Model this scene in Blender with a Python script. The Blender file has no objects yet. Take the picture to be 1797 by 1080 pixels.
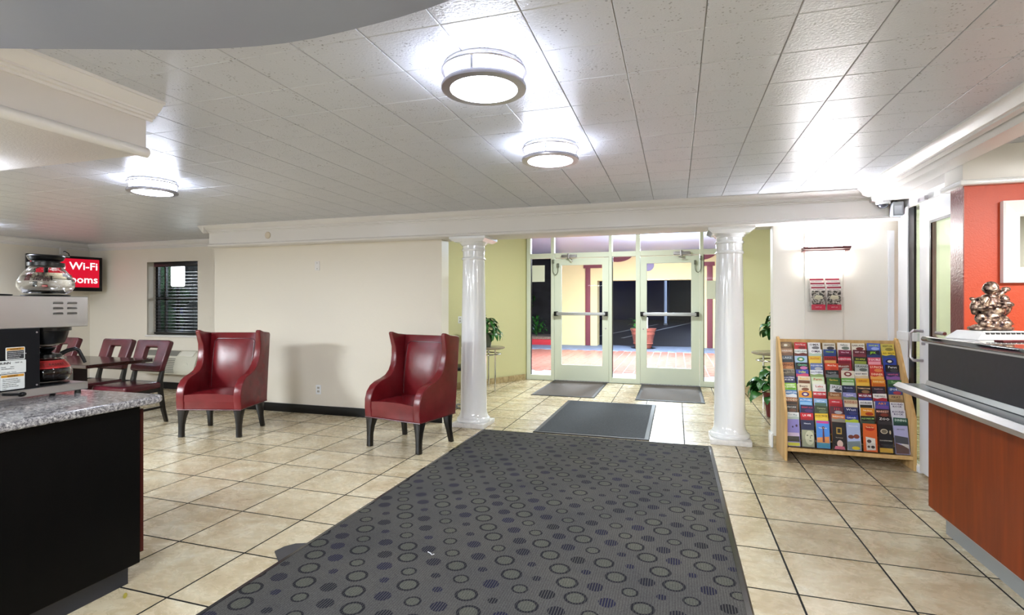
import bpy, bmesh, math, random
from mathutils import Vector, Matrix, noise
PI = math.pi
SC = bpy.context.scene
COL = SC.collection
random.seed(7)
# ------------------------------------------------------------------ camera
CAMH, YAW, FPX, HOR = 1.345, .3005, 928., 534.7
cam = bpy.data.cameras.new('camera'); cam_o = bpy.data.objects.new('camera', cam); COL.objects.link(cam_o)
cam_o.location = (0, 0, CAMH); cam_o.rotation_euler = (PI/2, 0, YAW)
cam.sensor_width = 36; cam.lens = FPX/1797*36; cam.shift_y = -(540-HOR)/1797; cam.clip_end = 200; cam.clip_start = .05
SC.camera = cam_o
# ------------------------------------------------------------------ world, exposure, added fill lights and unseen lamps
w = bpy.data.worlds.new('night'); SC.world = w; w.use_nodes = True
w.node_tree.nodes['Background'].inputs[0].default_value = (.012, .014, .03, 1)
w.node_tree.nodes['Background'].inputs[1].default_value = 1.0
SC.view_settings.view_transform = 'Standard'; SC.view_settings.look = 'None'
SC.view_settings.gamma = 1; SC.view_settings.use_curve_mapping = False
SC.view_settings.exposure = 1.2
LAMP_E = 24.0
def area(name, loc, size, power, color=(1, .97, .95), rot=(0, 0, 0), shape='DISK', sy=None):
    l = bpy.data.lights.new(name, 'AREA'); l.energy = power; l.size = size; l.shape = shape; l.color = color
    if sy: l.size_y = sy
    o = bpy.data.objects.new(name, l); COL.objects.link(o); o.location = loc; o.rotation_euler = rot
    return o
def bulb(name, loc, power, color=(1, .97, .95), r=.14):
    l = bpy.data.lights.new(name, 'POINT'); l.energy = power; l.shadow_soft_size = r; l.color = color
    o = bpy.data.objects.new(name, l); COL.objects.link(o); o.location = loc
    return o
# unseen lobby fill lights, added behind or beside the camera to brighten the room
area('lobby_fill_light', (-.77, -.9, 2.22), 1.2, 75, (.87, .94, 1))
area('lobby_fill_light', (.9, -2.0, 2.30), 1.2, 45, (.87, .94, 1))
area('lobby_fill_light', (-3.0, -1.8, 2.06), 1.2, 95, (.87, .94, 1))
area('lobby_fill_light', (-6.4, .4, 2.07), 1.2, 260, (.87, .94, 1))
area('counter_light', (2.6, 2.4, 2.3), .6, 52, (1, .98, .95))
# vestibule, porch and office lamps (above the sight line of the beam)
area('vestibule_light', (-1.0, 7.4, 2.74), .5, 34, (.93, 1, .97))
area('porch_light', (-.4, 13.4, 2.98), 1.0, 240, (.86, .93, 1))
bulb('porch_light', (-.3, 13.0, 2.6), 130, (.72, .84, 1), .12)  # low bluish bulb added to light the porch ceiling
area('porch_light', (-2.6, 12.0, 2.98), .8, 120, (.95, .97, 1))
bulb('office_light', (2.6, 6.1, 2.1), 22, (.97, 1, .96))
bulb('parking_fill_light', (3.5, 32, 6.5), 900, (.6, .7, 1), .3)  # unseen light added to lift the dark lot and far buildings
bulb('garden_fill_light', (-9.2, 8.0, 2.9), 150, (.85, .93, 1))  # unseen light added to brighten the view through the far left window

# ------------------------------------------------------------------ materials
def lin(c):
    if isinstance(c, str):
        c = c.lstrip('#'); c = [int(c[i:i+2], 16)/255 for i in (0, 2, 4)]
    return tuple((x/12.92 if x <= .04045 else ((x+.055)/1.055)**2.4) for x in c)+(1,)
class NT:
    def __init__(s, name):
        s.m = bpy.data.materials.new(name); s.m.use_nodes = True; s.t = s.m.node_tree
        s.b = s.t.nodes['Principled BSDF']; s.out = s.t.nodes['Material Output']
    def n(s, ty, **kw):
        nd = s.t.nodes.new(ty)
        for k, v in kw.items():
            if k.startswith('i_'):
                key = k[2:]; key = int(key) if key.isdigit() else key.replace('_', ' ')
                nd.inputs[key].default_value = v
            else: setattr(nd, k, v)
        return nd
    def l(s, a, b): s.t.links.new(a, b)
    def math(s, op, a, b=None):
        nd = s.t.nodes.new('ShaderNodeMath'); nd.operation = op
        for i, v in enumerate((a, b)):
            if v is None: continue
            if isinstance(v, (int, float)): nd.inputs[i].default_value = v
            else: s.l(v, nd.inputs[i])
        return nd.outputs[0]
    def mix(s, fac, a, b):
        nd = s.t.nodes.new('ShaderNodeMix'); nd.data_type = 'RGBA'
        for idx, v in ((0, fac), (6, a), (7, b)):
            if isinstance(v, (int, float, tuple)): nd.inputs[idx].default_value = v
            else: s.l(v, nd.inputs[idx])
        return nd.outputs[2]
    def ramp(s, fac, stops):
        nd = s.t.nodes.new('ShaderNodeValToRGB'); r = nd.color_ramp
        while len(r.elements) < len(stops): r.elements.new(.5)
        for e, (p, c) in zip(r.elements, stops): e.position = p; e.color = c
        s.l(fac, nd.inputs[0]); return nd.outputs[0]
    def bump(s, h, strength, dist=.002):
        nd = s.n('ShaderNodeBump'); nd.inputs['Strength'].default_value = strength; nd.inputs['Distance'].default_value = dist
        s.l(h, nd.inputs['Height']); s.l(nd.outputs[0], s.b.inputs['Normal'])
def M(name, color, rough=.5, metal=0, spec=.5, emit=None, es=0, bump=None, var=None, coat=0):
    t = NT(name); b = t.b
    b.inputs['Base Color'].default_value = lin(color); b.inputs['Roughness'].default_value = rough
    b.inputs['Metallic'].default_value = metal; b.inputs['Specular IOR Level'].default_value = spec
    b.inputs['Coat Weight'].default_value = coat
    if emit: b.inputs['Emission Color'].default_value = lin(emit); b.inputs['Emission Strength'].default_value = es
    pos = None
    if bump or var: pos = t.n('ShaderNodeNewGeometry').outputs['Position']
    if bump:
        sc, st, ds = bump; nz = t.n('ShaderNodeTexNoise'); nz.inputs['Scale'].default_value = sc; nz.inputs['Detail'].default_value = 4
        t.l(pos, nz.inputs['Vector']); t.bump(nz.outputs[0], st, ds)
    if var:
        sc, amt = var; nz = t.n('ShaderNodeTexNoise'); nz.inputs['Scale'].default_value = sc; nz.inputs['Detail'].default_value = 3
        t.l(pos, nz.inputs['Vector']); c = lin(color)
        dk = tuple(x*(1-amt) for x in c[:3])+(1,); lt = tuple(min(1, x*(1+amt)) for x in c[:3])+(1,)
        t.l(t.ramp(nz.outputs[0], [(.3, dk), (.7, lt)]), b.inputs['Base Color'])
    return t.m
def glass_thin(name, tint=(1, 1, 1), refl=.06, rough=.0):
    t = NT(name); t.t.nodes.remove(t.b)
    tr = t.n('ShaderNodeBsdfTransparent'); tr.inputs[0].default_value = tint+(1,)
    gl = t.n('ShaderNodeBsdfGlossy'); gl.inputs['Roughness'].default_value = rough
    fr = t.n('ShaderNodeLayerWeight'); fr.inputs[0].default_value = .5
    fz = t.math('ADD', t.math('MULTIPLY', t.math('POWER', fr.outputs['Facing'], 5.), .9), refl*.5)
    mx = t.n('ShaderNodeMixShader'); t.l(fz, mx.inputs[0]); t.l(tr.outputs[0], mx.inputs[1]); t.l(gl.outputs[0], mx.inputs[2])
    t.l(mx.outputs[0], t.out.inputs[0]); return t.m

def tile_mat():
    t = NT('travertine_tile'); g = t.n('ShaderNodeNewGeometry'); oi = t.n('ShaderNodeObjectInfo')
    off = t.n('ShaderNodeVectorMath', operation='SCALE'); cx = t.n('ShaderNodeCombineXYZ')
    t.l(oi.outputs['Random'], cx.inputs[2]); t.l(cx.outputs[0], off.inputs[0]); off.inputs['Scale'].default_value = 37
    mp = t.n('ShaderNodeMapping'); mp.inputs['Scale'].default_value = (1, 1.35, 1); t.l(g.outputs['Position'], mp.inputs[0])
    ad = t.n('ShaderNodeVectorMath', operation='ADD'); t.l(mp.outputs[0], ad.inputs[0]); t.l(off.outputs[0], ad.inputs[1])
    n1 = t.n('ShaderNodeTexNoise', i_Scale=3.2, i_Detail=8., i_Roughness=.65, i_Distortion=.6); t.l(ad.outputs[0], n1.inputs[0])
    n2 = t.n('ShaderNodeTexNoise', i_Scale=10., i_Detail=9., i_Roughness=.72, i_Distortion=1.0); t.l(ad.outputs[0], n2.inputs[0])
    c = t.ramp(n1.outputs[0], [(.3, lin('#b3a283')), (.48, lin('#c4b597')), (.62, lin('#d0c5aa')), (.8, lin('#d6d0c0'))])
    v = t.ramp(n2.outputs[0], [(.32, (.86, .83, .78, 1)), (.47, (1, 1, 1, 1)), (1, (1.0, 1.0, 1.0, 1))])
    mm = t.n('ShaderNodeMix', data_type='RGBA', blend_type='MULTIPLY'); mm.inputs[0].default_value = .8
    t.l(c, mm.inputs[6]); t.l(v, mm.inputs[7])
    hs = t.n('ShaderNodeHueSaturation', i_Saturation=1.05); t.l(mm.outputs[2], hs.inputs['Color'])
    t.l(t.math('ADD', t.math('MULTIPLY', oi.outputs['Random'], .16), .86), hs.inputs['Value'])
    t.l(hs.outputs[0], t.b.inputs['Base Color'])
    t.l(t.math('ADD', t.math('MULTIPLY', n2.outputs[0], .3), .12), t.b.inputs['Roughness'])
    t.b.inputs['Specular IOR Level'].default_value = .5
    t.bump(n2.outputs[0], .14, .003); return t.m
def ceil_mat(name, col='#c9c3ba', fiss=True, rough=.3):
    t = NT(name); g = t.n('ShaderNodeNewGeometry').outputs['Position']
    n1 = t.n('ShaderNodeTexNoise', i_Scale=95., i_Detail=3., i_Roughness=.6); t.l(g, n1.inputs[0])
    v = t.n('ShaderNodeTexVoronoi', i_Scale=62., i_Randomness=1.); t.l(g, v.inputs['Vector'])
    n3 = t.n('ShaderNodeTexNoise', i_Scale=14., i_Detail=2.); t.l(g, n3.inputs[0])
    pit = t.math('LESS_THAN', v.outputs['Distance'], t.math('MULTIPLY', t.math('SUBTRACT', n3.outputs[0], .34), .9))
    h = t.math('ADD', n1.outputs[0], t.math('MULTIPLY', pit, -1.1)) if fiss else n1.outputs[0]
    t.bump(h, .55, .004)
    c = lin(col)
    if fiss: t.l(t.mix(pit, c, tuple(x*.55 for x in c[:3])+(1,)), t.b.inputs['Base Color'])
    else: t.b.inputs['Base Color'].default_value = c
    t.b.inputs['Roughness'].default_value = rough; t.b.inputs['Specular IOR Level'].default_value = .55
    return t.m
def wall_mat(name, col, rough=.45, st=.25, sc=55., dist=.003):
    t = NT(name); g = t.n('ShaderNodeNewGeometry').outputs['Position']
    n1 = t.n('ShaderNodeTexNoise', i_Scale=sc, i_Detail=4.); t.l(g, n1.inputs[0]); t.bump(n1.outputs[0], st, dist)
    t.b.inputs['Base Color'].default_value = lin(col); t.b.inputs['Roughness'].default_value = rough; return t.m
def rug_mat():
    t = NT('patterned_carpet'); g = t.n('ShaderNodeNewGeometry').outputs['Position']
    mp = t.n('ShaderNodeMapping'); mp.inputs['Scale'].default_value = (1, 1, 0); t.l(g, mp.inputs[0])
    sx = t.n('ShaderNodeSeparateXYZ'); t.l(mp.outputs[0], sx.inputs[0])
    PX, PY = .142, .122
    vv = t.math('DIVIDE', sx.outputs[1], PY); jj = t.math('FLOOR', vv)
    odd = t.math('MODULO', t.math('ADD', jj, 100), 2.)
    uu = t.math('ADD', t.math('DIVIDE', sx.outputs[0], PX), t.math('MULTIPLY', odd, .5)); ii = t.math('FLOOR', uu)
    cc = t.n('ShaderNodeCombineXYZ'); t.l(ii, cc.inputs[0]); t.l(jj, cc.inputs[1])
    wn = t.n('ShaderNodeTexWhiteNoise', noise_dimensions='2D'); t.l(cc.outputs[0], wn.inputs['Vector'])
    sc = t.n('ShaderNodeSeparateColor'); t.l(wn.outputs['Color'], sc.inputs[0]); R_ = sc.outputs[0]; G_ = sc.outputs[1]; B_ = sc.outputs[2]
    par = t.math('MODULO', t.math('ADD', t.math('ADD', ii, 1000), t.math('FLOOR', t.math('MULTIPLY', t.math('ADD', jj, 100), .5))), 2.)
    fx = t.math('MULTIPLY', t.math('SUBTRACT', t.math('SUBTRACT', t.math('FRACT', uu), .5), t.math('MULTIPLY', t.math('SUBTRACT', R_, .5), .16)), PX)
    fy = t.math('MULTIPLY', t.math('SUBTRACT', t.math('SUBTRACT', t.math('FRACT', vv), .5), t.math('MULTIPLY', t.math('SUBTRACT', B_, .5), .12)), PY)
    d = t.math('SQRT', t.math('ADD', t.math('MULTIPLY', fx, fx), t.math('MULTIPLY', fy, fy)))
    big = t.math('GREATER_THAN', G_, .42)
    rad = t.math('ADD', t.math('MULTIPLY', big, .014), .040)
    inner = t.math('MULTIPLY', rad, .74)
    ring = t.math('MULTIPLY', t.math('LESS_THAN', d, rad), t.math('GREATER_THAN', d, inner))
    disc = t.math('LESS_THAN', d, inner)
    isring = t.math('LESS_THAN', par, .5)
    drad = t.math('ADD', t.math('MULTIPLY', big, .015), .024)
    dot = t.math('MULTIPLY', t.math('LESS_THAN', d, drad), t.math('SUBTRACT', 1, isring))
    ribs = t.math('GREATER_THAN', t.math('SINE', t.math('MULTIPLY', sx.outputs[0], 2*PI/.0125)), -.35)
    nz = t.n('ShaderNodeTexNoise', i_Scale=340., i_Detail=2.); t.l(g, nz.inputs[0])
    n2 = t.n('ShaderNodeTexNoise', i_Scale=2.2, i_Detail=3.); t.l(g, n2.inputs[0])
    base = t.ramp(nz.outputs[0], [(.3, lin('#3e3d3d')), (.7, lin('#5e5d5a'))])
    lightdisc = t.ramp(nz.outputs[0], [(.3, lin('#42433f')), (.7, lin('#63645b'))])
    dark = t.mix(B_, lin('#1b1b20'), lin('#1d1d38'))
    weave = t.ramp(t.math('SINE', t.math('MULTIPLY', sx.outputs[0], 2*PI/.0125)), [(0, (.72, .72, .72, 1)), (1, (1, 1, 1, 1))])
    c = t.mix(t.math('MULTIPLY', disc, isring), base, lightdisc)
    c = t.mix(t.math('MULTIPLY', t.math('MULTIPLY', ring, isring), t.math('ADD', t.math('MULTIPLY', ribs, .5), .5)), c, lin('#1c1c22'))
    c = t.mix(t.math('MULTIPLY', dot, ribs), c, dark)
    mm = t.n('ShaderNodeMix', data_type='RGBA', blend_type='MULTIPLY'); mm.inputs[0].default_value = .8; t.l(c, mm.inputs[6]); t.l(weave, mm.inputs[7])
    m3 = t.n('ShaderNodeMix', data_type='RGBA', blend_type='MULTIPLY'); m3.inputs[0].default_value = 1.; t.l(mm.outputs[2], m3.inputs[6])
    t.l(t.ramp(n2.outputs[0], [(.3, (.82, .82, .84, 1)), (.7, (1.08, 1.05, 1.0, 1))]), m3.inputs[7])
    t.l(m3.outputs[2], t.b.inputs['Base Color']); t.b.inputs['Roughness'].default_value = .95; t.b.inputs['Specular IOR Level'].default_value = .15
    t.bump(nz.outputs[0], .5, .003); return t.m
def granite_mat():
    t = NT('speckled_granite'); g = t.n('ShaderNodeNewGeometry').outputs['Position']
    n1 = t.n('ShaderNodeTexNoise', i_Scale=75., i_Detail=6., i_Roughness=.8); t.l(g, n1.inputs[0])
    t.l(t.ramp(n1.outputs[0], [(.36, lin('#2b2a2d')), (.46, lin('#77757a')), (.55, lin('#b3b0b0')), (.66, lin('#e4e2e0'))]), t.b.inputs['Base Color'])
    t.b.inputs['Roughness'].default_value = .14; return t.m
def wood_mat(name, c1, c2, rough=.35, axis=2, sc=5.):
    t = NT(name); g = t.n('ShaderNodeNewGeometry').outputs['Position']
    mp = t.n('ShaderNodeMapping'); s = [sc*3]*3; s[axis] = sc*.25; mp.inputs['Scale'].default_value = s; t.l(g, mp.inputs[0])
    n1 = t.n('ShaderNodeTexNoise', i_Scale=1.4, i_Detail=6., i_Distortion=.5); t.l(mp.outputs[0], n1.inputs[0])
    t.l(t.ramp(n1.outputs[0], [(.3, lin(c1)), (.7, lin(c2))]), t.b.inputs['Base Color']); t.b.inputs['Roughness'].default_value = rough; t.b.inputs['Specular IOR Level'].default_value = .12; return t.m
def leather_mat(name, col, col2, rough=.3):
    t = NT(name); g = t.n('ShaderNodeNewGeometry').outputs['Position']
    v = t.n('ShaderNodeTexVoronoi', i_Scale=260.); t.l(g, v.inputs['Vector'])
    n = t.n('ShaderNodeTexNoise', i_Scale=7., i_Detail=4.); t.l(g, n.inputs[0])
    t.l(t.ramp(n.outputs[0], [(.3, lin(col)), (.75, lin(col2))]), t.b.inputs['Base Color'])
    h = t.math('ADD', t.math('MULTIPLY', v.outputs[0], .25), t.math('MULTIPLY', n.outputs[0], 1.2)); t.bump(h, .3, .004)
    t.b.inputs['Roughness'].default_value = rough; t.b.inputs['Specular IOR Level'].default_value = .5; return t.m
def brushed(name, col, rough=.32):
    t = NT(name); g = t.n('ShaderNodeNewGeometry').outputs['Position']
    mp = t.n('ShaderNodeMapping'); mp.inputs['Scale'].default_value = (1.5, 1.5, 260); t.l(g, mp.inputs[0])
    n = t.n('ShaderNodeTexNoise', i_Scale=4., i_Detail=3.); t.l(mp.outputs[0], n.inputs[0])
    t.l(t.ramp(n.outputs[0], [(.3, (rough*.92,)*3+(1,)), (.7, (rough*1.08,)*3+(1,))]), t.b.inputs['Roughness'])
    t.b.inputs['Metallic'].default_value = 1; t.b.inputs['Base Color'].default_value = lin(col); return t.m
def mat_ribbed(name, c1, c2, pitch, axis):
    t = NT(name); g = t.n('ShaderNodeNewGeometry').outputs['Position']; s = t.n('ShaderNodeSeparateXYZ'); t.l(g, s.inputs[0])
    n = t.n('ShaderNodeTexNoise', i_Scale=120., i_Detail=3.); t.l(g, n.inputs[0])
    a = t.math('SINE', t.math('MULTIPLY', s.outputs[axis], 2*PI/pitch))
    t.l(t.mix(t.math('ADD', t.math('MULTIPLY', a, .25), t.math('MULTIPLY', n.outputs[0], .9)), lin(c1), lin(c2)), t.b.inputs['Base Color'])
    t.b.inputs['Roughness'].default_value = .9; t.bump(n.outputs[0], .5, .003); return t.m
def speck_mat(name, c1, c2, sc=160., lo=.6, hi=.75, rough=.9):
    t = NT(name); g = t.n('ShaderNodeNewGeometry').outputs['Position']
    n = t.n('ShaderNodeTexNoise', i_Scale=sc, i_Detail=5.); t.l(g, n.inputs[0])
    t.l(t.ramp(n.outputs[0], [(lo, lin(c1)), (hi, lin(c2))]), t.b.inputs['Base Color']); t.b.inputs['Roughness'].default_value = rough
    t.bump(n.outputs[0], .5, .003); return t.m

TILE = tile_mat(); GROUT = M('dark_grout', '#1d1a18', .9, bump=(200, .3, .002))
CEIL = ceil_mat('ceiling_tile', '#bfc2c9'); CEILS = ceil_mat('soffit_texture', '#c9c4bd', False, .28); CEILJ = M('ceiling_joint', '#a09c96', .8)
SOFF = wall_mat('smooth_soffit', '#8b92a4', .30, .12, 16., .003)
WALL = wall_mat('cream_wall', '#dcd5c6'); WALLR = wall_mat('white_wall', '#e9e6de', .45, .12, 60.); TRIMW = M('painted_trim', '#d9d6d2', .32, bump=(30, .08, .002))
YEL = wall_mat('pale_yellow_wall', '#d2cfa0', .5); REDW = wall_mat('orange_red_wall', '#bb3d0e', .45, .32, 130., .003); REDD = wall_mat('burgundy_wall', '#6e2a28', .3, .6, 75., .004)
WHITE = M('white_gloss_paint', '#eceef0', .1, spec=.6, coat=.4); SATIN = M('white_satin', '#e6e9ee', .3)
RUG = rug_mat(); RUBBER = M('black_rubber', '#15171c', .2); GRAN = granite_mat()
ESP = wood_mat('espresso_laminate', '#010101', '#030202', .5); ESPE = wood_mat('dark_cherry_edge', '#2a100c', '#411a14', .35)
LEGM = M('black_stained_wood', '#0b0707', .3, bump=(60, .1, .001))
LEA = leather_mat('red_leather', '#5e0e14', '#731920', .25); LEAD = leather_mat('burgundy_vinyl', '#40121a', '#571d27', .25)
STEEL = brushed('brushed_steel', '#b4b4b6'); CHROME = M('polished_chrome', '#d8d8dc', .12, 1); NICKEL = M('brushed_nickel', '#b4b2b9', .33, 1)
BLK = M('black_plastic', '#08090b', .28, spec=.35); DKG = M('dark_grey_laminate', '#24242c', .4, spec=.25, var=(30, .1)); BARB = M('black_granite_bar', '#17181c', .06, coat=.5)
NAVY = M('black_coffee_maker_panel', '#070a10', .4, spec=.2)
ALU = M('satin_aluminium', '#b9bcc1', .35, .7); WOODR = wood_mat('cherry_veneer', '#6e2a04', '#85380a', .4, 2, 4.)
OAK = wood_mat('light_oak', '#c09a63', '#d8b680', .45, 2, 6.); STONE = speck_mat('tan_stone', '#a08a64', '#c3b189', 22., .35, .7, .4)
FRM = M('pale_green_aluminium', '#dde4d6', .4); DGL = glass_thin('clear_pane', (.97, .99, .98), .012); GGL = glass_thin('greenish_pane', (.88, .95, .92), .05)
DIFF = M('lamp_diffuser', '#ffffff', .5, emit='#e2eaff', es=LAMP_E)
PAPER = M('white_paper', '#e3e6d8', .7); MATB = mat_ribbed('brown_ribbed_mat', '#3d3632', '#6b625c', .03, 1); MATK = speck_mat('charcoal_mat', '#22262d', '#77818c', 150., .58, .8)
LEAF = M('green_leaf', '#1f551a', .35, var=(30, .45)); LEAF2 = M('bright_green_leaf', '#286424', .4, var=(20, .4))
TERRA = M('terracotta', '#a4594b', .6, var=(9, .12)); POTG = M('grey_pot', '#6f7468', .4); SOIL = M('soil', '#2a2019', .95)
BRONZE = None
def flat(c, r=.45): 
    k = 'print_'+c.lstrip('#')
    return bpy.data.materials.get(k) or M(k, c, r)
# ------------------------------------------------------------------ mesh helpers
class MB:
    def __init__(s): s.bm = bmesh.new()
    def box(s, x0, x1, y0, y1, z0, z1, mat=None):
        vs = [s.bm.verts.new(p) for p in ((x0, y0, z0), (x1, y0, z0), (x1, y1, z0), (x0, y1, z0), (x0, y0, z1), (x1, y0, z1), (x1, y1, z1), (x0, y1, z1))]
        if mat: 
            for v in vs: v.co = mat @ v.co
        for f in ((0, 3, 2, 1), (4, 5, 6, 7), (0, 1, 5, 4), (1, 2, 6, 5), (2, 3, 7, 6), (3, 0, 4, 7)): s.bm.faces.new([vs[i] for i in f])
        return s
    def hexa(s, bot, top):
        vs = [s.bm.verts.new(p) for p in list(bot)+list(top)]
        for f in ((0, 3, 2, 1), (4, 5, 6, 7), (0, 1, 5, 4), (1, 2, 6, 5), (2, 3, 7, 6), (3, 0, 4, 7)): s.bm.faces.new([vs[i] for i in f])
        return s
    def lathe(s, prof, c=(0, 0, 0), n=32, cap=True, mat=None):
        rings = []
        for r, z in prof:
            rings.append([s.bm.verts.new((c[0]+r*math.cos(2*PI*k/n), c[1]+r*math.sin(2*PI*k/n), c[2]+z)) for k in range(n)])
        for a, b in zip(rings, rings[1:]):
            for k in range(n): s.bm.faces.new((a[k], a[(k+1) % n], b[(k+1) % n], b[k]))
        if cap:
            s.bm.faces.new(rings[0][::-1]); s.bm.faces.new(rings[-1])
        if mat:
            for r in rings:
                for v in r: v.co = mat @ v.co
        return s
    def prism(s, pts, d0, d1, axis='x'):
        # polygon pts in the two other axes, extruded d0..d1 along axis
        def P(a, b, d): return {'x': (d, a, b), 'y': (a, d, b), 'z': (a, b, d)}[axis]
        A = [s.bm.verts.new(P(a, b, d0)) for a, b in pts]; B = [s.bm.verts.new(P(a, b, d1)) for a, b in pts]
        s.bm.faces.new(A[::-1]); s.bm.faces.new(B); n = len(pts)
        for k in range(n): s.bm.faces.new((A[k], A[(k+1) % n], B[(k+1) % n], B[k]))
        return s
    def ringp(s, outer, inner, d0, d1, axis='y'):
        def P(a, b, d): return {'x': (d, a, b), 'y': (a, d, b), 'z': (a, b, d)}[axis]
        n = len(outer); V = [[s.bm.verts.new(P(a, b, d)) for a, b in L] for L in (outer, inner) for d in (d0, d1)]
        o0, o1, i0, i1 = V
        for k in range(n):
            j = (k+1) % n
            s.bm.faces.new((o0[k], o0[j], i0[j], i0[k])); s.bm.faces.new((o1[k], i1[k], i1[j], o1[j]))
            s.bm.faces.new((o0[k], o1[k], o1[j], o0[j])); s.bm.faces.new((i0[k], i0[j], i1[j], i1[k]))
        return s
    def tube(s, pts, r, n=8, rs=None):
        pts = [Vector(p) for p in pts]; prev = None; rings = []
        for i, p in enumerate(pts):
            d = (pts[min(i+1, len(pts)-1)]-pts[max(i-1, 0)]).normalized()
            if prev is None:
                u = d.orthogonal().normalized()
            else:
                u = (prev-d*prev.dot(d)).normalized()
            prev = u; v = d.cross(u); rr = rs[i] if rs else r
            rings.append([s.bm.verts.new(p+(u*math.cos(2*PI*k/n)+v*math.sin(2*PI*k/n))*rr) for k in range(n)])
        for a, b in zip(rings, rings[1:]):
            for k in range(n): s.bm.faces.new((a[k], a[(k+1) % n], b[(k+1) % n], b[k]))
        s.bm.faces.new(rings[0][::-1]); s.bm.faces.new(rings[-1]); return s
    def ell(s, c, r, n=16, rot=None):
        m = Matrix.Translation(c) @ (rot.to_4x4() if rot else Matrix()) @ Matrix.Diagonal((*r, 1))
        bmesh.ops.create_uvsphere(s.bm, u_segments=n, v_segments=max(6, n//2), radius=1, matrix=m); return s
    def bevel(s, w, seg=2, ang=35):
        bmesh.ops.recalc_face_normals(s.bm, faces=s.bm.faces)
        es = [e for e in s.bm.edges if len(e.link_faces) == 2 and e.calc_face_angle(0) > math.radians(ang)]
        bmesh.ops.bevel(s.bm, geom=es, offset=w, segments=seg, affect='EDGES', profile=.6, clamp_overlap=True); return s
    def mesh(s, name, mat=None, smooth=35):
        bmesh.ops.recalc_face_normals(s.bm, faces=s.bm.faces)
        me = bpy.data.meshes.new(name); s.bm.to_mesh(me); s.bm.free()
        if mat: me.materials.append(mat)
        if smooth:
            me.polygons.foreach_set('use_smooth', [True]*len(me.polygons))
            try: me.set_sharp_from_angle(angle=math.radians(smooth))
            except Exception: pass
        return me
    def obj(s, name, mat, parent=None, smooth=35, loc=None, rot=None):
        o = bpy.data.objects.new(name, s.mesh(name, mat, smooth)); COL.objects.link(o); o.parent = parent
        if loc: o.location = loc
        if rot: o.rotation_euler = rot
        return o
def tag(o, label=None, cat=None, group=None, kind=None):
    if label: o['label'] = label
    if cat: o['category'] = cat
    if group: o['group'] = group
    if kind: o['kind'] = kind
    return o
def thing(name, label, cat, loc=(0, 0, 0), rz=0, group=None):
    o = bpy.data.objects.new(name, None); COL.objects.link(o); o.location = loc; o.rotation_euler = (0, 0, rz); o.empty_display_size = .1
    return tag(o, label, cat, group)
def struct(name, mb, mat, label=None, cat=None, smooth=35, bev=None):
    if bev: mb.bevel(bev)
    o = mb.obj(name, mat, None, smooth); o['kind'] = 'structure'
    if label: o['label'] = label
    if cat: o['category'] = cat
    return o
def dup_tree(o, parent=None):
    c = o.copy(); COL.objects.link(c); c.parent = parent
    for ch in list(o.children): dup_tree(ch, c)
    return c
def text(body, size, mat, parent, loc, rot=(PI/2, 0, 0), name='lettering', ext=.0004, bold=0, align='CENTER', sx=1., res=2):
    cu = bpy.data.curves.new(name, 'FONT'); cu.body = body; cu.size = size; cu.align_x = align; cu.align_y = 'CENTER'
    cu.extrude = ext; cu.offset = bold; cu.resolution_u = res
    o = bpy.data.objects.new(name, cu); COL.objects.link(o)
    dg = bpy.context.evaluated_depsgraph_get(); me = bpy.data.meshes.new_from_object(o.evaluated_get(dg))
    bpy.data.objects.remove(o); bpy.data.curves.remove(cu)
    me.materials.clear(); me.materials.append(mat)
    o = bpy.data.objects.new(name, me); COL.objects.link(o); o.parent = parent; o.location = loc; o.rotation_euler = rot; o.scale = (sx, 1, 1)
    return o
def rrect(x0, x1, z0, z1, r, n=5):
    P = []
    for cx, cz, a0 in ((x1-r, z0+r, -PI/2), (x1-r, z1-r, 0), (x0+r, z1-r, PI/2), (x0+r, z0+r, PI)):
        for k in range(n): a = a0+PI/2*k/(n-1); P.append((cx+r*math.cos(a), cz+r*math.sin(a)))
    return P
CY, SY = math.cos(YAW), math.sin(YAW)
def proj(x, y, z):
    d = -x*SY+y*CY; r = x*CY+y*SY
    if d < .2: return None
    return 898.5+FPX*r/d, HOR-FPX*(z-CAMH)/d, d
def inframe(x, y, z, m=60):
    p = proj(x, y, z)
    return p is not None and -m < p[0] < 1797+m and -m < p[1] < 1080+m

# =================================================================== STRUCTURE
CZ = 2.35
RX0, RX1, RY0, RY1 = -1.985, .325, .6, 5.335
# floor + tiles
fl = struct('floor', MB().box(-9.7, 3.6, -3.2, 9.25, -.12, -.006), GROUT, smooth=0)
T = .456; TX = T*1.0128; X00 = -8.94*T; Y00 = 9.09*T; SK = -.0095*T/T
def tile_mesh(w, h, g, th, sk, mat, name, ch=.0025, side=None):
    a = g/2; mb = MB()
    def q(x, y): return (x, y+sk*x)
    b0 = [(*q(a, a), -th), (*q(w-a, a), -th), (*q(w-a, h-a), -th), (*q(a, h-a), -th)]
    b1 = [(x, y, -ch) for x, y, _ in b0]; c = a+ch
    b2 = [(*q(c, c), 0), (*q(w-c, c), 0), (*q(w-c, h-c), 0), (*q(c, h-c), 0)]
    R = [[mb.bm.verts.new(p) for p in L] for L in (b0, b1, b2)]
    for A, B in zip(R, R[1:]):
        for k in range(4): mb.bm.faces.new((A[k], A[(k+1) % 4], B[(k+1) % 4], B[k]))
    if side:
        for f in mb.bm.faces: f.material_index = 1
    mb.bm.faces.new(R[2]); me = mb.mesh(name, mat, 0)
    if side: me.materials.append(side)
    return me
tm = tile_mesh(TX, T, .008, .012, SK, TILE, 'tile', .001, GROUT)
cand = []
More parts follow.
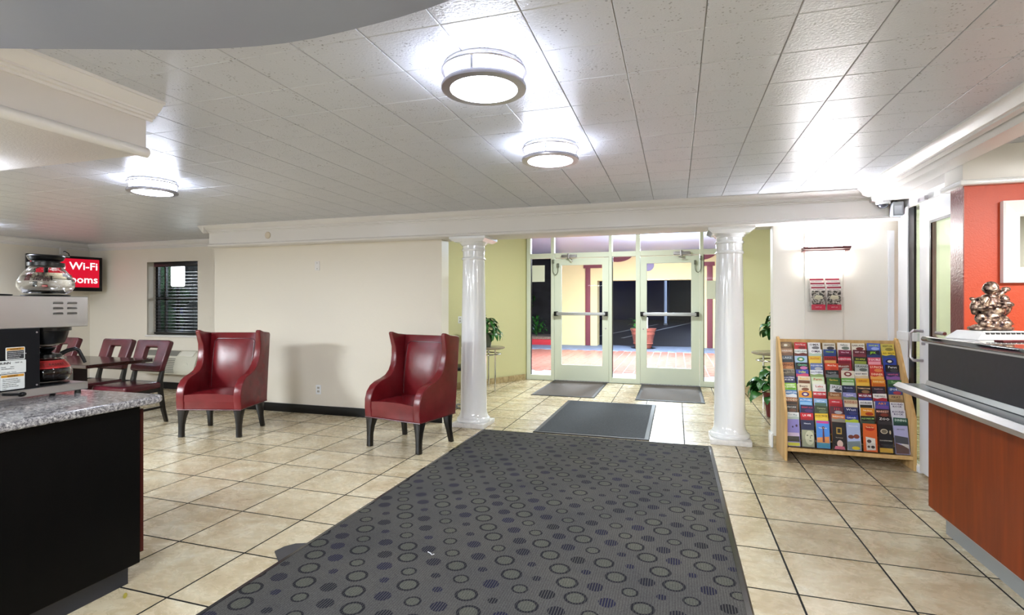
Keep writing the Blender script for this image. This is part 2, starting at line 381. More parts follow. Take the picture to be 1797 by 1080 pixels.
for i in range(-13, 18):
    for j in range(-20, 13):
        x = X00+i*TX; y = Y00+j*T+SK*(x-X00)
        cx, cy = x+TX/2, y+T/2
        if cy > 9.2 or cy < -3 or cx < -9.4 or cx > 3.4: continue
        if RX0+.02 < x and x+TX < RX1-.02 and y > RY0 and y+T < RY1-.02: continue
        if cx < -2.75 and cy < 1.6: continue
        if cx > 1.75 and cy < 3.9: continue
        vis = inframe(cx, cy, 0, 120)
        if vis and cy > 5.55 and -5.8 < cx < -3.6 and cy < 9: vis = False
        if cy > 5.6 and cx < -5.9 and cy > 6.5: continue
        cand.append((not vis, proj(cx, cy, 0)[2] if proj(cx, cy, 0) else 99, x, y))
cand.sort()
rest = bmesh.new()
for k, (nv, d, x, y) in enumerate(cand):
    if k < 298 and not nv:
        o = bpy.data.objects.new('tile', tm); COL.objects.link(o); o.parent = fl; o.location = (x, y, 0)
    else:
        n0 = len(rest.verts); rest.from_mesh(tm); rest.verts.ensure_lookup_table()
        for v in rest.verts[n0:]: v.co += Vector((x, y, 0))
me = bpy.data.meshes.new('far_tiles'); me.materials.append(TILE); me.materials.append(GROUT); rest.to_mesh(me); rest.free()
o = bpy.data.objects.new('far_tiles', me); COL.objects.link(o); o.parent = fl; o['kind'] = 'stuff'
# ceiling + tiles
ceil = struct('ceiling', MB().box(-9.7, 3.6, -3.2, 6.6, CZ+.006, CZ+.1), CEILJ, smooth=0)
C = .3035
cm = tile_mesh(C, C, .003, .006, 0, CEIL, 'ceiling_tile', .0025)
cm.transform(Matrix.Diagonal((1, 1, -1, 1))); cm.flip_normals()
cc = []
for i in range(-33, 12):
    for j in range(-12, 22):
        x = .10+i*C; y = .22+j*C; cx, cy = x+C/2, y+C/2
        if not (-9.6 < cx < 3.5 and -3.1 < cy < 6.5): continue
        if cy > 5.5 and cx > -5.6: continue
        vis = inframe(cx, cy, CZ, 60)
        if vis and ((cx < -2.75 and cy < 1.9) or cx > 1.6): vis = False
        if vis and cy < 1.25: vis = False
        cc.append((not vis, proj(cx, cy, CZ)[2] if proj(cx, cy, CZ) else 99, x, y))
cc.sort(); rest = bmesh.new()
for k, (nv, d, x, y) in enumerate(cc):
    if k < 298 and not nv:
        o = bpy.data.objects.new('ceiling_tile', cm); COL.objects.link(o); o.parent = ceil; o.location = (x, y, CZ)
    else:
        n0 = len(rest.verts); rest.from_mesh(cm); rest.verts.ensure_lookup_table()
        for v in rest.verts[n0:]: v.co += Vector((x, y, CZ))
me = bpy.data.meshes.new('far_ceiling_tiles'); me.materials.append(CEIL); rest.to_mesh(me); rest.free()
o = bpy.data.objects.new('far_ceiling_tiles', me); COL.objects.link(o); o.parent = ceil; o['kind'] = 'stuff'
# walls
struct('wall_left', MB().box(-9.65, -9.5, -3.2, 6.6, 0, 2.45), WALL)
W0, W1, WZ0, WZ1, WY = -8.205, -7.149, .852, 2.03, 6.45
mb = MB()
mb.box(-9.5, W0, WY, WY+.2, 0, 2.45).box(W1, -5.81, WY, WY+.2, 0, 2.45).box(W0, W1, WY, WY+.2, 0, WZ0).box(W0, W1, WY, WY+.2, WZ1, 2.45)
struct('wall_far_left', mb, WALL)
struct('wall_middle', MB().box(-5.81, -2.54, 5.5, 5.69, 0, 2.09).box(-5.81, -5.62, 5.69, 6.65, 0, 2.45), WALL)
struct('wall_vestibule_left', MB().prism([(-2.56, 9.2), (-4.55, 5.5), (-4.75, 5.6), (-2.76, 9.3)], 0, 2.85, 'z'), YEL)
struct('wall_vestibule_right', MB().prism([(.74, 9.25), (1.895, 7.69), (1.895, 5.6), (1.925, 5.6), (1.925, 7.8), (.92, 9.33)], 0, 2.85, 'z'), YEL)
struct('ceiling_vestibule', MB().box(-5, 2.2, 5.6, 9.3, 2.8, 2.9), WALLR)
struct('wall_right', MB().box(.872, 1.90, 5.48, 5.63, 0, 2.1).bevel(.012), WALLR)
struct('wall_back', MB().box(-9.65, 3.6, -3.3, -3.15, 0, 2.45), WALL)
struct('wall_far_right', MB().box(3.5, 3.6, -3.2, 7.6, 0, 2.45), M('dim_cream_wall', '#d8d2bd', .6))
struct('wall_office', MB().box(1.925, 3.6, 7.5, 7.6, 0, 2.45).box(1.99, 3.5, 5.64, 5.7, 2.2, 2.45), wall_mat('office_wall', '#dedecf', .6))
struct('ceiling_office', MB().box(2.0, 3.6, 5.64, 7.6, CZ, CZ+.1), WALLR)
# stone skirting pieces
def skirting(name, p0, p1, n, h=.1, th=.02, mat=STONE):
    root = struct(name, MB().box(0, 1, 0, th*.6, 0, h-.004), GROUT, smooth=0)
    d = Vector(p1)-Vector(p0); L = d.length; root.location = (p0[0], p0[1], 0); root.rotation_euler = (0, 0, math.atan2(d.y, d.x))
    for v in root.data.vertices: v.co.x *= L
    me = MB().box(.002, L/n-.002, -.001, th, 0, h).bevel(.002, 1).mesh('skirting_tile', mat, 0)
    for k in range(n):
        o = bpy.data.objects.new('skirting_tile', me); COL.objects.link(o); o.parent = root; o.location = (k*L/n, 0, 0)
    return root
skirting('baseboard_vestibule_left', (-2.585, 9.13), (-4.2, 6.13), 8)
skirting('baseboard_vestibule_right', (1.88, 7.69), (.76, 9.2), 6)
skirting('baseboard_right', (.925, 5.478), (.872, 5.478), 1, .11, .018).rotation_euler = (0, 0, PI)
struct('trim_pier_foot', MB().box(.855, .874, 5.47, 5.64, 0, .13).bevel(.004), WHITE)
struct('baseboard_middle', MB().box(-5.825, -2.53, 5.483, 5.5, 0, .105).box(-5.83, -5.81, 5.5, 6.45, 0, .105).bevel(.003), BLK)
struct('baseboard_far_left', MB().box(-9.5, -5.83, 6.433, 6.45, 0, .105), BLK)
struct('baseboard_left', MB().box(-9.5, -9.483, -3.1, 6.43, 0, .105), BLK)
# crown profile helper: (out, down) from the ceiling corner
CROWN = [(0, 0), (.097, 0), (.097, .013), (.085, .013), (.081, .021), (.062, .043), (.042, .055), (.042, .064), (.028, .064), (.028, .076), (.012, .078), (.012, .09), (0, .09)]
def crown(name, face, a0, a1, axis, sgn, z=CZ, prof=CROWN, mat=TRIMW, sc=1.):
    pts = [(face+sgn*o*sc, z-d*sc) for o, d in prof]
    mb = MB()
    mb.prism(pts, a0, a1, 'x' if axis == 'x' else 'y')
    return struct(name, mb, mat, smooth=20)
# main beam
struct('trim_beam', MB().box(-5.74, 1.9, 5.35, 5.73, 2.095, CZ+.004), TRIMW)
struct('trim_beam_lip', MB().prism([(5.35, 2.085), (5.338, 2.092), (5.335, 2.104), (5.338, 2.116), (5.35, 2.122), (5.73, 2.122), (5.742, 2.104), (5.73, 2.085)], -5.752, 1.9, 'x'), TRIMW, smooth=50)
crown('trim_crown_beam', 5.35, -5.83, 1.66, 'x', -1)
crown('trim_crown_beam_end', -5.74, 5.26, 5.75, 'y', -1)
crown('trim_crown_far_left', 6.45, -9.5, -5.8, 'x', -1, sc=1.15)
crown('trim_crown_left', -9.5, -3.1, 6.45, 'y', 1, sc=1.15)
# right edge beam (crown running towards the camera) and door soffit
struct('trim_right_beam', MB().prism([(1.565, CZ), (1.60, 2.31), (1.60, 2.29), (1.615, 2.285), (1.62, 2.24), (1.66, 2.235), (1.74, 2.235), (1.74, CZ)], -3.1, 5.36, 'y'), TRIMW, smooth=20)
struct('trim_right_crown', MB().prism([(1.50, CZ), (1.50, CZ-.012), (1.512, CZ-.016), (1.53, CZ-.03), (1.552, CZ-.056), (1.565, CZ-.06), (1.565, CZ-.07), (1.60, CZ-.075), (1.60, CZ)], -3.1, 5.30, 'y'), TRIMW, smooth=20)
struct('ceiling_door_soffit', MB().box(1.742, 3.5, 4.242, 5.348, 2.235, CZ), CEILS, smooth=0)
# left dropped soffit with crown, bullnose
LSX, LSY, LSZ = -2.53, 1.97, 2.09
struct('ceiling_left_soffit', MB().box(-9.4, LSX, -3.1, LSY, LSZ, CZ+.004), CEILS, smooth=0)
struct('trim_left_soffit_face', MB().box(LSX, LSX+.012, -3.1, LSY+.004, LSZ+.03, CZ-.07), M('soffit_face_paint', '#cfc9c2', .4))
crown('trim_left_soffit_crown', LSX+.012, -3.1, LSY+.03, 'y', 1, sc=1.0)
struct('trim_left_soffit_nose', MB().tube([(LSX+.01, -3.1, LSZ+.01), (LSX+.01, LSY+.01, LSZ+.01)], .024, 14), TRIMW)
# curved drop soffit over the camera
cur = [(-2.9, 1.13), (-2.28, 1.249), (-2.13, 1.30), (-1.987, 1.345), (-1.807, 1.405), (-1.66, 1.452), (-1.504, 1.487), (-1.4, 1.505), (-1.293, 1.516), (-1.17, 1.517), (-1.056, 1.510), (-.94, 1.499), (-.836, 1.487), (-.73, 1.468), (-.628, 1.445), (-.45, 1.38), (-.2, 1.26), (.1, 1.05), (.4, .6), (.5, -.4)]
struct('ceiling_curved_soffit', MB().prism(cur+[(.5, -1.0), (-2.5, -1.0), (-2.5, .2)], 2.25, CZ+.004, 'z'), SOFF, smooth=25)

# ---- red wall, box above
struct('wall_red', MB().box(1.758, 3.5, 4.08, 4.24, 0, 2.11), REDW)
struct('trim_red_wall_end', MB().box(1.752, 1.758, 4.079, 4.241, 0, 2.11), REDD)
struct('trim_box_over_red_wall', MB().box(1.742, 3.5, 4.062, 4.30, 2.12, CZ).bevel(.004), TRIMW)
struct('trim_box_nose', MB().box(1.72, 3.5, 4.035, 4.32, 2.10, 2.135).bevel(.014, 3), WHITE)

# =================================================================== GLASS DOOR WALL (right)
DX = 1.87
struct('trim_door_header', MB().box(DX, DX+.06, 4.243, 5.478, 2.165, 2.235).bevel(.003), SATIN)
def rail(p): return p
dr = struct('door_1', MB().box(DX-.012, DX+.012, 4.25, 4.30, .02, 2.14), SATIN)
MB().box(DX-.02, DX+.025, 4.80, 4.975, .02, 2.145).bevel(.003).obj('door_stile', SATIN, dr)
MB().box(DX-.02, DX+.025, 4.30, 4.80, 1.985, 2.145).bevel(.003).obj('door_rail', SATIN, dr)
MB().box(DX-.02, DX+.025, 4.30, 4.80, .02, .22).bevel(.003).obj('door_rail', SATIN, dr)
MB().box(DX-.002, DX+.006, 4.30, 4.80, .22, 1.985).obj('door_pane', GGL, dr)
MB().ringp([(4.275, .225), (4.80, .225), (4.80, 1.985), (4.275, 1.985)], [(4.29, .24), (4.775, .24), (4.775, 1.965), (4.29, 1.965)], DX-.022, DX-.012, 'x').obj('door_gasket', BLK, dr)
for yy in (.0, ):
    h = MB().tube([(DX-.02, 4.91, 1.135), (DX-.085, 4.91, 1.14), (DX-.10, 4.925, 1.12), (DX-.10, 4.93, .93), (DX-.085, 4.915, .905), (DX-.02, 4.91, .905)], .0125, 10).obj('door_handle', NICKEL, dr)
h = MB().tube([(DX-.02, 4.55, 1.135), (DX-.075, 4.55, 1.14), (DX-.085, 4.4, 1.14)], .0125, 10).obj('door_handle', NICKEL, dr)
MB().lathe([(.012, 0), (.012, .02)], mat=Matrix.Translation((DX-.02, 4.88, 1.04)) @ Matrix.Rotation(-PI/2, 4, 'Y'), n=12).obj('door_lock', NICKEL, dr)
MB().box(DX-.045, DX-.02, 4.82, 4.95, 2.15, 2.185).bevel(.003).obj('door_bracket', NICKEL, dr)
sl = struct('window_2', MB().box(DX-.02, DX+.006, 5.205, 5.40, 0, 2.165).bevel(.003), SATIN)
MB().box(DX-.01, DX+.006, 5.10, 5.205, .02, 2.15).obj('window_gasket', BLK, sl)
MB().box(DX-.004, DX+.002, 4.985, 5.10, .06, 2.15).obj('window_pane', GGL, sl)
MB().box(DX-.03, DX+.05, 5.06, 5.40, 1.045, 1.115).bevel(.003).obj('window_rail', SATIN, sl)
MB().box(DX-.02, DX+.05, 4.985, 5.205, .0, .05).bevel(.003).obj('window_sill', SATIN, sl)
struct('trim_corner_strip', MB().box(1.80, 1.845, 5.465, 5.48, 0, 2.0), SATIN)

# =================================================================== STOREFRONT
SY_ = 9.15
sf = struct('trim_storefront', MB().box(-2.56, -2.49, SY_, SY_+.1, 0, 2.8).bevel(.003), FRM, smooth=0)
def bar(x0, x1, z0, z1, name='frame_bar', y0=SY_, y1=SY_+.1, par=sf): return MB().box(x0, x1, y0, y1, z0, z1).bevel(.003, 1).obj(name, FRM, par)
for x0, x1 in ((-2.115, -2.055), (-1.098, -1.045), (-.648, -.576), (.374, .43), (.74, .80)): bar(x0, x1, 0, 2.8, 'mullion')
for x0, x1, z in ((-2.49, -2.115, 0), (-1.045, -.648, 0), (.43, .74, 0)): bar(x0, x1, 0, .09, 'bottom_rail')
for x0, x1 in ((-2.49, -2.115), (-2.055, -1.098), (-1.045, -.648), (-.576, .374), (.43, .74)):
    bar(x0, x1, 2.165, 2.25, 'transom_bar'); bar(x0, x1, 2.74, 2.8, 'head_bar')
    MB().box(x0, x1, SY_+.045, SY_+.051, 2.25, 2.74).obj('transom_pane', DGL, sf)
for x0, x1 in ((-2.49, -2.115), (-1.045, -.648), (.43, .74)):
    MB().box(x0, x1, SY_+.045, SY_+.051, .09, 2.165).obj('side_pane', DGL, sf)
    MB().box(x0-.001, x0+.012, SY_+.03, SY_+.06, .09, 2.165).obj('pane_gasket', BLK, sf)
def storedoor(idx, x0, x1, gx0, gx1, hinge):
    d = struct('door_%d' % idx, MB().ringp([(x0, .012), (x1, .012), (x1, 2.155), (x0, 2.155)], [(gx0, .285), (gx1, .285), (gx1, 2.035), (gx0, 2.035)], SY_+.01, SY_+.055).bevel(.003, 1), FRM, smooth=0)
    MB().box(gx0, gx1, SY_+.03, SY_+.036, .285, 2.035).obj('door_pane', DGL, d)
    b = MB().box(x0+.05, x1-.05, SY_-.075, SY_-.035, 1.155, 1.21).bevel(.01, 3).obj('push_bar', ALU, d)
    for a in (x0+.005, x1-.075): MB().box(a, a+.065, SY_-.07, SY_+.012, 1.145, 1.222).bevel(.004).obj('bar_bracket', BLK, d)
    mid = gx0+.07 if hinge < 0 else gx1-.09
    cx = -1.776 if idx == 2 else .10
    c = MB().box(cx-.14, cx+.13, SY_-.06, SY_-.005, 2.165, 2.215).bevel(.012, 3).obj('door_closer', NICKEL, d)
    MB().box(cx-.03, cx+.0, SY_-.07, SY_-.0, 2.145, 2.235).bevel(.003).obj('closer_spindle', NICKEL, c)
    MB().tube([(cx, SY_-.05, 2.15), (cx+.06*hinge*-1, SY_-.09, 2.12), (cx+.05, SY_-.04, 2.1)], .009, 8).obj('closer_arm', NICKEL, c)
    px = x0-.0 if hinge < 0 else x1
    s = -1 if hinge < 0 else 1
    ax, bx_ = px-s*.02 if 0 else px+s*.02, px-s*.07
    c2 = MB().box(bx_-.018, bx_+.018, SY_-.03, SY_+.01, 2.0, 2.07).bevel(.005).obj('cable_box', POTG, d)
    MB().box(ax-.016, ax+.016, SY_-.03, SY_+.005, 2.07, 2.14).bevel(.005).obj('cable_box', POTG, d)
    P = [(ax, SY_-.015, 2.07)]
    for k in range(9):
        a = PI*k/8; P.append(((ax+bx_)/2-(bx_-ax)/2*math.cos(a), SY_-.02, 1.95-.08*math.sin(a)))
    P.append((bx_, SY_-.015, 2.0)); MB().tube(P, .006, 6).obj('door_cable', POTG, d)
    MB().lathe([(.012, 0), (.012, .012)], n=12, mat=Matrix.Translation(((x1-.05) if hinge < 0 else x0+.05, SY_+.012, .93)) @ Matrix.Rotation(PI/2, 4, 'X')).obj('lock_cylinder', NICKEL, d)
    return d
storedoor(2, -2.052, -1.102, -1.927, -1.212, -1)
storedoor(3, -.572, .370, -.467, .24, 1)
tag(MB().box(-2.467, -2.236, SY_+.036, SY_+.040, 1.75, 2.045).bevel(.001, 1).obj('paper_notice', PAPER), 'blank pale paper notice taped inside the narrow pane left of the doors', 'notice')
tag(MB().box(.478, .70, SY_+.036, SY_+.040, 1.435, 1.735).bevel(.001, 1).obj('paper_notice', PAPER), 'pale paper notice on the glass beside the right-hand column', 'notice')

# =================================================================== WINDOW, BLIND, AC
wn = struct('window_1', MB().ringp([(W0, WZ0), (W1, WZ0), (W1, WZ1), (W0, WZ1)], [(W0+.05, WZ0+.05), (W1-.04, WZ0+.05), (W1-.04, WZ1-.05), (W0+.05, WZ1-.05)], WY+.15, WY+.2), BLK, smooth=0)
MB().box(W0+.05, W1-.04, WY+.15, WY+.19, 1.42, 1.47).obj('meeting_rail', BLK, wn)
MB().box(W0+.19, W0+.22, WY+.15, WY+.19, WZ0+.05, WZ1-.05).obj('window_frame', BLK, wn)
MB().box(W0+.05, W1-.04, WY+.172, WY+.178, WZ0+.05, WZ1-.05).obj('window_pane', DGL, wn)
struct('trim_window_sill', MB().box(W0-.02, W1+.02, WY-.02, WY+.15, WZ0-.025, WZ0-.002).bevel(.003), TRIMW)
bl = thing('venetian_blind', 'black slatted venetian blind hanging in the far left window', 'blind', ((W0+W1)/2, WY+.06, WZ1))
bw = (W1-W0)/2-.01
MB().box(-bw+.11, bw, -.04, .035, -.075, -.004).bevel(.006).obj('headrail', BLK, bl)
sm_ = MB().hexa([(-bw+.11, -.024, -.0035), (bw, -.024, -.0035), (bw, .024, .0015), (-bw+.11, .024, .0015)], [(-bw+.11, -.024, .0), (bw, -.024, .0), (bw, .024, .005), (-bw+.11, .024, .005)]).mesh('slat', BLK, 0)
for k in range(20):
    o = bpy.data.objects.new('slat', sm_); COL.objects.link(o); o.parent = bl; o.location = (0, 0, -.12-k*.0515)
for x in (-bw+.2, bw-.15): MB().tube([(x, 0, -.07), (x, 0, -1.13)], .0025, 5).obj('ladder_cord', BLK, bl)
MB().box(-bw+.1, bw, -.03, .03, -1.165, -1.13).bevel(.004).obj('bottom_rail', BLK, bl)
# outside the window: hedge, lamp
hd = MB()
for k in range(26): hd.ell((-11.6+random.uniform(-.35, .35), 9.4+random.uniform(-.3, .3), [.2, random.uniform(.3, 2.9)][k > 3]), (.3, .3, .28), 8)
hd = hd.obj('hedge_foliage', M('night_hedge', '#24422a', .8, bump=(40, 1, .08), var=(30, .7)))
tag(hd, 'dark green shrub seen through the far left window', 'shrub')
tag(MB().box(-12.7, -8.9, 11.0, 11.2, 0, 4).obj('garden_wall', M('grey_rough_wall', '#5a5d5c', .8, var=(25, .5))), 'grey rough wall beyond the far left window', 'wall')
lo = thing('outdoor_lamp', 'glowing lamp outside behind the blind of the far left window', 'lamp', (-10.77, 9.2, 0))
MB().box(-.17, .17, -.05, .05, 1.75, 2.22).bevel(.045, 4).obj('lamp_panel', M('outdoor_lamp_glow', '#ffffff', emit='#f2f6ff', es=3), lo)
MB().tube([(0, 0, 0), (0, 0, 1.75)], .04).obj('post', BLK, lo)
# AC
ac = thing('wall_air_conditioner', 'cream wall heater and air conditioner unit under the window', 'air conditioner', (-7.55, 6.45, .27))
ACM = M('cream_plastic', '#c9c6b4', .5)
MB().prism([(0, 0), (-.24, 0), (-.255, .1), (-.2, .27), (-.13, .34), (0, .35)], -.6, .6, 'x').bevel(.01).obj('housing', ACM, ac)
MB().prism([(-.118, .343), (-.192, .278), (-.19, .285), (-.118, .352)], -.5, .2, 'x').obj('top_grille', M('grey_grille', '#77766c', .6), ac)
MB().prism([(-.128, .343), (-.197, .278), (-.20, .284), (-.13, .352)], .25, .52, 'x').obj('control_door', M('pale_plastic', '#dcdacb', .4), ac)
gl = MB().box(-.52, .2, -.003, 0, -.006, .004).mesh('louver_shade', M('louver_shadow', '#75736a', .7), 0)  # dark strips stand in for the shade between louvers
for k in range(9):
    o = bpy.data.objects.new('louver_shade', gl); COL.objects.link(o); o.parent = ac; z = .03+k*.026
    o.location = (0, -.243-.15*z if z < .1 else -.257+(z-.1)*.32, z)
MB().lathe([(.05, 0), (.05, .006)], n=20, mat=Matrix.Translation((.42, -.235, .14)) @ Matrix.Rotation(PI/2, 4, 'X')).obj('badge', ACM, ac)

# =================================================================== COLUMNS
def column(x, y, label, r0):
    c = thing('round_column', label, 'column', (x, y, 0))
    MB().box(-.185, .185, -.185, .185, 0, .05).bevel(.006).obj('plinth', M('chipped_plinth_white', '#dcdad8', .35, var=(30, .1)), c)
    P = [(.182, .05), (.188, .06), (.188, .075), (.18, .09), (.165, .10), (.16, .115), (r0+.006, .13), (r0, .17)]
    for k in range(1, 9): t = k/8; P.append((r0-(r0-.122)*t**1.5, .17+(1.835-.17)*t))
    P += [(.130, 1.84), (.134, 1.85), (.130, 1.862), (.122, 1.868), (.122, 1.935), (.13, 1.94), (.134, 1.95), (.13, 1.962), (.123, 1.968), (.123, 1.995), (.135, 2.0), (.15, 2.02), (.165, 2.03), (.165, 2.034)]
    MB().lathe(P, n=40).obj('shaft', WHITE, c, 30)
    MB().hexa([(-.165, -.165, 2.03), (.165, -.165, 2.03), (.165, .165, 2.03), (-.165, .165, 2.03)], [(-.205, -.205, 2.06), (.205, -.205, 2.06), (.205, .205, 2.06), (-.205, .205, 2.06)]).box(-.208, .208, -.208, .208, 2.06, 2.0845).obj('capital', WHITE, c, 20)
column(-2.16, 5.525, 'glossy white round column between the right armchair and the entry', .147)
column(.503, 5.60, 'glossy white round column between the entry and the brochure rack', .143)

# =================================================================== RUGS
rg = thing('patterned_rug', 'large charcoal rug with ring and dot pattern in the centre', 'rug', (0, 0, 0))
MB().box(RX0+.035, RX1-.035, RY0, RY1-.035, .0, .010).obj('pile', RUG, rg, 0)
fr = MB()
fr.hexa([(RX1-.036, RY0, .0), (RX1, RY0, .0), (RX1, RY1, .0), (RX1-.036, RY1, .0)], [(RX1-.034, RY0, .011), (RX1-.01, RY0, .008), (RX1-.01, RY1-.01, .008), (RX1-.034, RY1-.01, .011)])
fr.hexa([(RX0, RY0, .0), (RX0+.036, RY0, .0), (RX0+.036, RY1, .0), (RX0, RY1, .0)], [(RX0+.01, RY0, .008), (RX0+.034, RY0, .011), (RX0+.034, RY1-.01, .011), (RX0+.01, RY1-.01, .008)])
fr.hexa([(RX0+.034, RY1-.036, .0), (RX1-.034, RY1-.036, .0), (RX1-.034, RY1, .0), (RX0+.034, RY1, .0)], [(RX0+.034, RY1-.034, .011), (RX1-.034, RY1-.034, .011), (RX1-.034, RY1-.01, .008), (RX0+.034, RY1-.01, .008)])
fr.obj('rubber_border', RUBBER, rg, 20)
MB().prism([(RX0+.02, 2.5), (RX0-.05, 2.47), (RX0-.085, 2.42), (RX0-.095, 2.36), (RX0+.02, 2.26)], .001, .006, 'z').obj('folded_tab', M('dark_backing', '#3b3a3c', .6), rg)
LN = MB().tube([(-1.275, 2.585, .0125), (-1.255, 2.575, .013), (-1.24, 2.56, .013), (-1.232, 2.572, .0125)], .0025, 5).obj('thread_scrap', M('white_thread', '#cfd0d4', .8))
tag(LN, 'tiny white thread scrap lying on the patterned rug', 'scrap')
MB_ = MB().ell((0, 0, 0), (.03, .008, .0015), 10).obj('dry_leaf', M('yellow_leaf', '#a89a3a', .6)); MB_.location = (-2.424, 1.80, .003); MB_.rotation_euler = (0, 0, -.7)
tag(MB_, 'small dry yellow leaf on the tiles beside the black cabinet', 'leaf')
def mat_(x0, x1, y0, y1, m, label, b=.03, h=.012, shear=0.):
    r = thing('door_mat', label, 'mat', ((x0+x1)/2, (y0+y1)/2, 0)); a, c = (x1-x0)/2, (y1-y0)/2
    MB().hexa([(-a, -c, 0), (a, -c, 0), (a, c, 0), (-a, c, 0)], [(-a+.008, -c+.008, h-.002), (a-.008, -c+.008, h-.002), (a-.008, c-.008, h-.002), (-a+.008, c-.008, h-.002)]).obj('border', M('mat_border', '#1c1a1a', .6), r, 0)
    MB().box(-a+b, a-b, -c+b, c-b, .002, h).obj('pile', m, r, 0)
    return r
mat_(-1.44, -.25, 5.37, 7.285, MATK, 'plain charcoal mat between the big rug and the door mats', .05)
mat_(-2.06, -1.115, 7.58, 9.12, MATB, 'brown ribbed mat in front of the left glass door', .05)
mat_(-.55, .382, 7.60, 9.1, MATB, 'brown ribbed mat in front of the right glass door', .05)

# =================================================================== CEILING LAMPS
def lamp_proto():
    r = thing('ceiling_lamp', '', 'lamp', (-.775, 2.10, CZ))
    MB().lathe([(.165, -.001), (.165, -.012)], n=48).obj('base_plate', SATIN, r)
    MB().lathe([(.158, -.012), (.158, -.085), (.15, -.092), (.10, -.098), (.001, -.10)], n=48, cap=False).obj('diffuser', DIFF, r)
    for za, zb in ((-.018, -.030), (-.078, -.098)):
        P = [(.163, za), (.176, za), (.180, (za+zb)/2), (.178, zb), (.165 if zb > -.05 else .142, zb-.001), (.160, zb+.003), (.163, za)]
        MB().lathe(P, n=56, cap=False).obj('metal_band', NICKEL, r)
    for k in range(3):
        a = k*2*PI/3+.6; m = Matrix.Rotation(a, 4, 'Z')
        MB().box(.168, .176, -.006, .006, -.08, -.02, mat=m).obj('band_strut', NICKEL, r)
    return r
lp = lamp_proto()
L0 = [(-.775, 2.10, 'large glowing flush ceiling lamp nearest the camera over the rug'), (-.76, 3.27, 'glowing flush ceiling lamp over the far part of the rug'), (-4.06, 3.24, 'glowing flush ceiling lamp on the left above the red armchair')]
for i, (x, y, lb) in enumerate(L0):
    o = lp if i == 0 else dup_tree(lp)
    o.location = (x, y, CZ); o['label'] = lb; o['group'] = 'flush ceiling lamps'
o = dup_tree(lp); o.location = (-3.56, 1.66, LSZ); o['label'] = 'glowing flush lamp under the left dropped soffit beyond the frame'; o['group'] = 'flush ceiling lamps'
o = dup_tree(lp); o.location = (-8.3, 4.2, CZ); o['label'] = 'glowing flush lamp near the left wall beyond the frame'; o['group'] = 'flush ceiling lamps'
o = dup_tree(lp); o.location = (-8.3, 1.0+1.3, CZ-.0); o['label'] = 'glowing flush lamp farther left beyond the frame'; o['group'] = 'flush ceiling lamps'

# =================================================================== WALL SCONCE, holder, camera
struct('trim_pilaster', MB().box(1.137, 1.447, 5.462, 5.482, 0, 2.085).bevel(.002, 1), WALLR)
sc = thing('wall_sconce', 'glowing white wall light with burgundy top moulding above the brochure holder', 'lamp', (1.292, 5.462, 1.84))
MB().prism([(0, -.015), (-.085, -.012), (-.09, -.004), (-.115, .004), (-.125, .022), (0, .022)], -.185, .185, 'x').ringp([(-.19, -.12), (.19, -.12), (.19, 0), (-.19, 0)], [(-.185, -.11), (.185, -.11), (.185, 0), (-.185, 0)], .015, .024, 'z').obj('moulding', M('burgundy_moulding', '#6e4348', .4), sc, 20)
MB().prism([(0, 0), (-.08, 0), (-.078, -.06), (-.065, -.14), (-.035, -.21), (0, -.235)], -.145, .145, 'x').obj('shade', M('sconce_shade', '#ffffff', .5, emit='#fff9f0', es=5), sc, 50)
MB().box(-.13, .13, -.07, -.01, .0235, .034).obj('uplight_tube', M('sconce_tube', '#ffffff', emit='#f6f8ff', es=260), sc)
hb = thing('brochure_holder', 'clear acrylic wall holder below the sconce', 'holder', (1.293, 5.46, 1.29))
ACR = glass_thin('clear_acrylic', (.97, .97, .97), .05)
MB().box(-.135, .135, -.004, 0, -.01, .30).obj('back_plate', ACR, hb)
for k in range(3): MB().box(-.135, .135, -.03*(k+1)-.012, -.03*(k+1)-.010, .0+.04*(2-k), .12+.04*(2-k)).obj('pocket_front', ACR, hb)
MB().box(-.135, .135, -.105, 0, -.012, -.010).obj('holder_floor', ACR, hb)
LBH = {(0, 0): 'left', (1, 0): 'right'}
for k in range(3):
    for s in (0, 1):
        x = 1.293-.063+.126*s; y = 5.46-.018-.03*k; z = 1.295+.038*(2-k)
        b = thing('pamphlet', '%s red and white pamphlet in %s row of the acrylic wall holder' % (('left-hand', 'right-hand')[s], ('back', 'middle', 'front')[k]), 'pamphlet', (x, y, z), 0, 'pamphlets in the wall holder')
        b.rotation_euler = (-.06, 0, 0)
        MB().box(-.056, .056, -.002, .002, 0, .21).obj('cover', flat('#e6e0dc'), b)
        MB().box(-.056, .056, -.0035, -.002, .196, .21).obj('red_band', flat('#9c2140'), b)
        text('Your Adventure', .014, flat('#6a6468'), b, (0, -.0025, .186), sx=.9)
        if k == 2:
            MB().box(-.056, .056, -.0035, -.002, 0, .05).obj('red_band', flat('#c22043'), b)
            mmx = NT('pamphlet_photo_print'); g = mmx.n('ShaderNodeNewGeometry').outputs['Position']
            n = mmx.n('ShaderNodeTexNoise', i_Scale=38., i_Detail=4.); mmx.l(g, n.inputs[0])
            mmx.l(mmx.ramp(n.outputs[0], [(.4, lin('#2a2626')), (.48, lin('#7a7268')), (.53, lin('#d9d6cc')), (.6, lin('#3f4038'))]), mmx.b.inputs['Base Color'])
            MB().box(-.054, .054, -.0032, -.002, .05, .175).obj('photo', mmx.m, b)
            MB().prism([(-.036, .105), (.0, .09), (.04, .105), (.03, .13), (-.02, .135)], -.0036, -.003, 'y').obj('plate_picture', flat('#cfcdb2'), b)
            text('VISIT US', .014, flat('#f2dde0'), b, (0, -.0038, .025))
dm = thing('dome_camera', 'small dark dome security camera under the right beam', 'camera', (1.705, 5.30, 2.235))
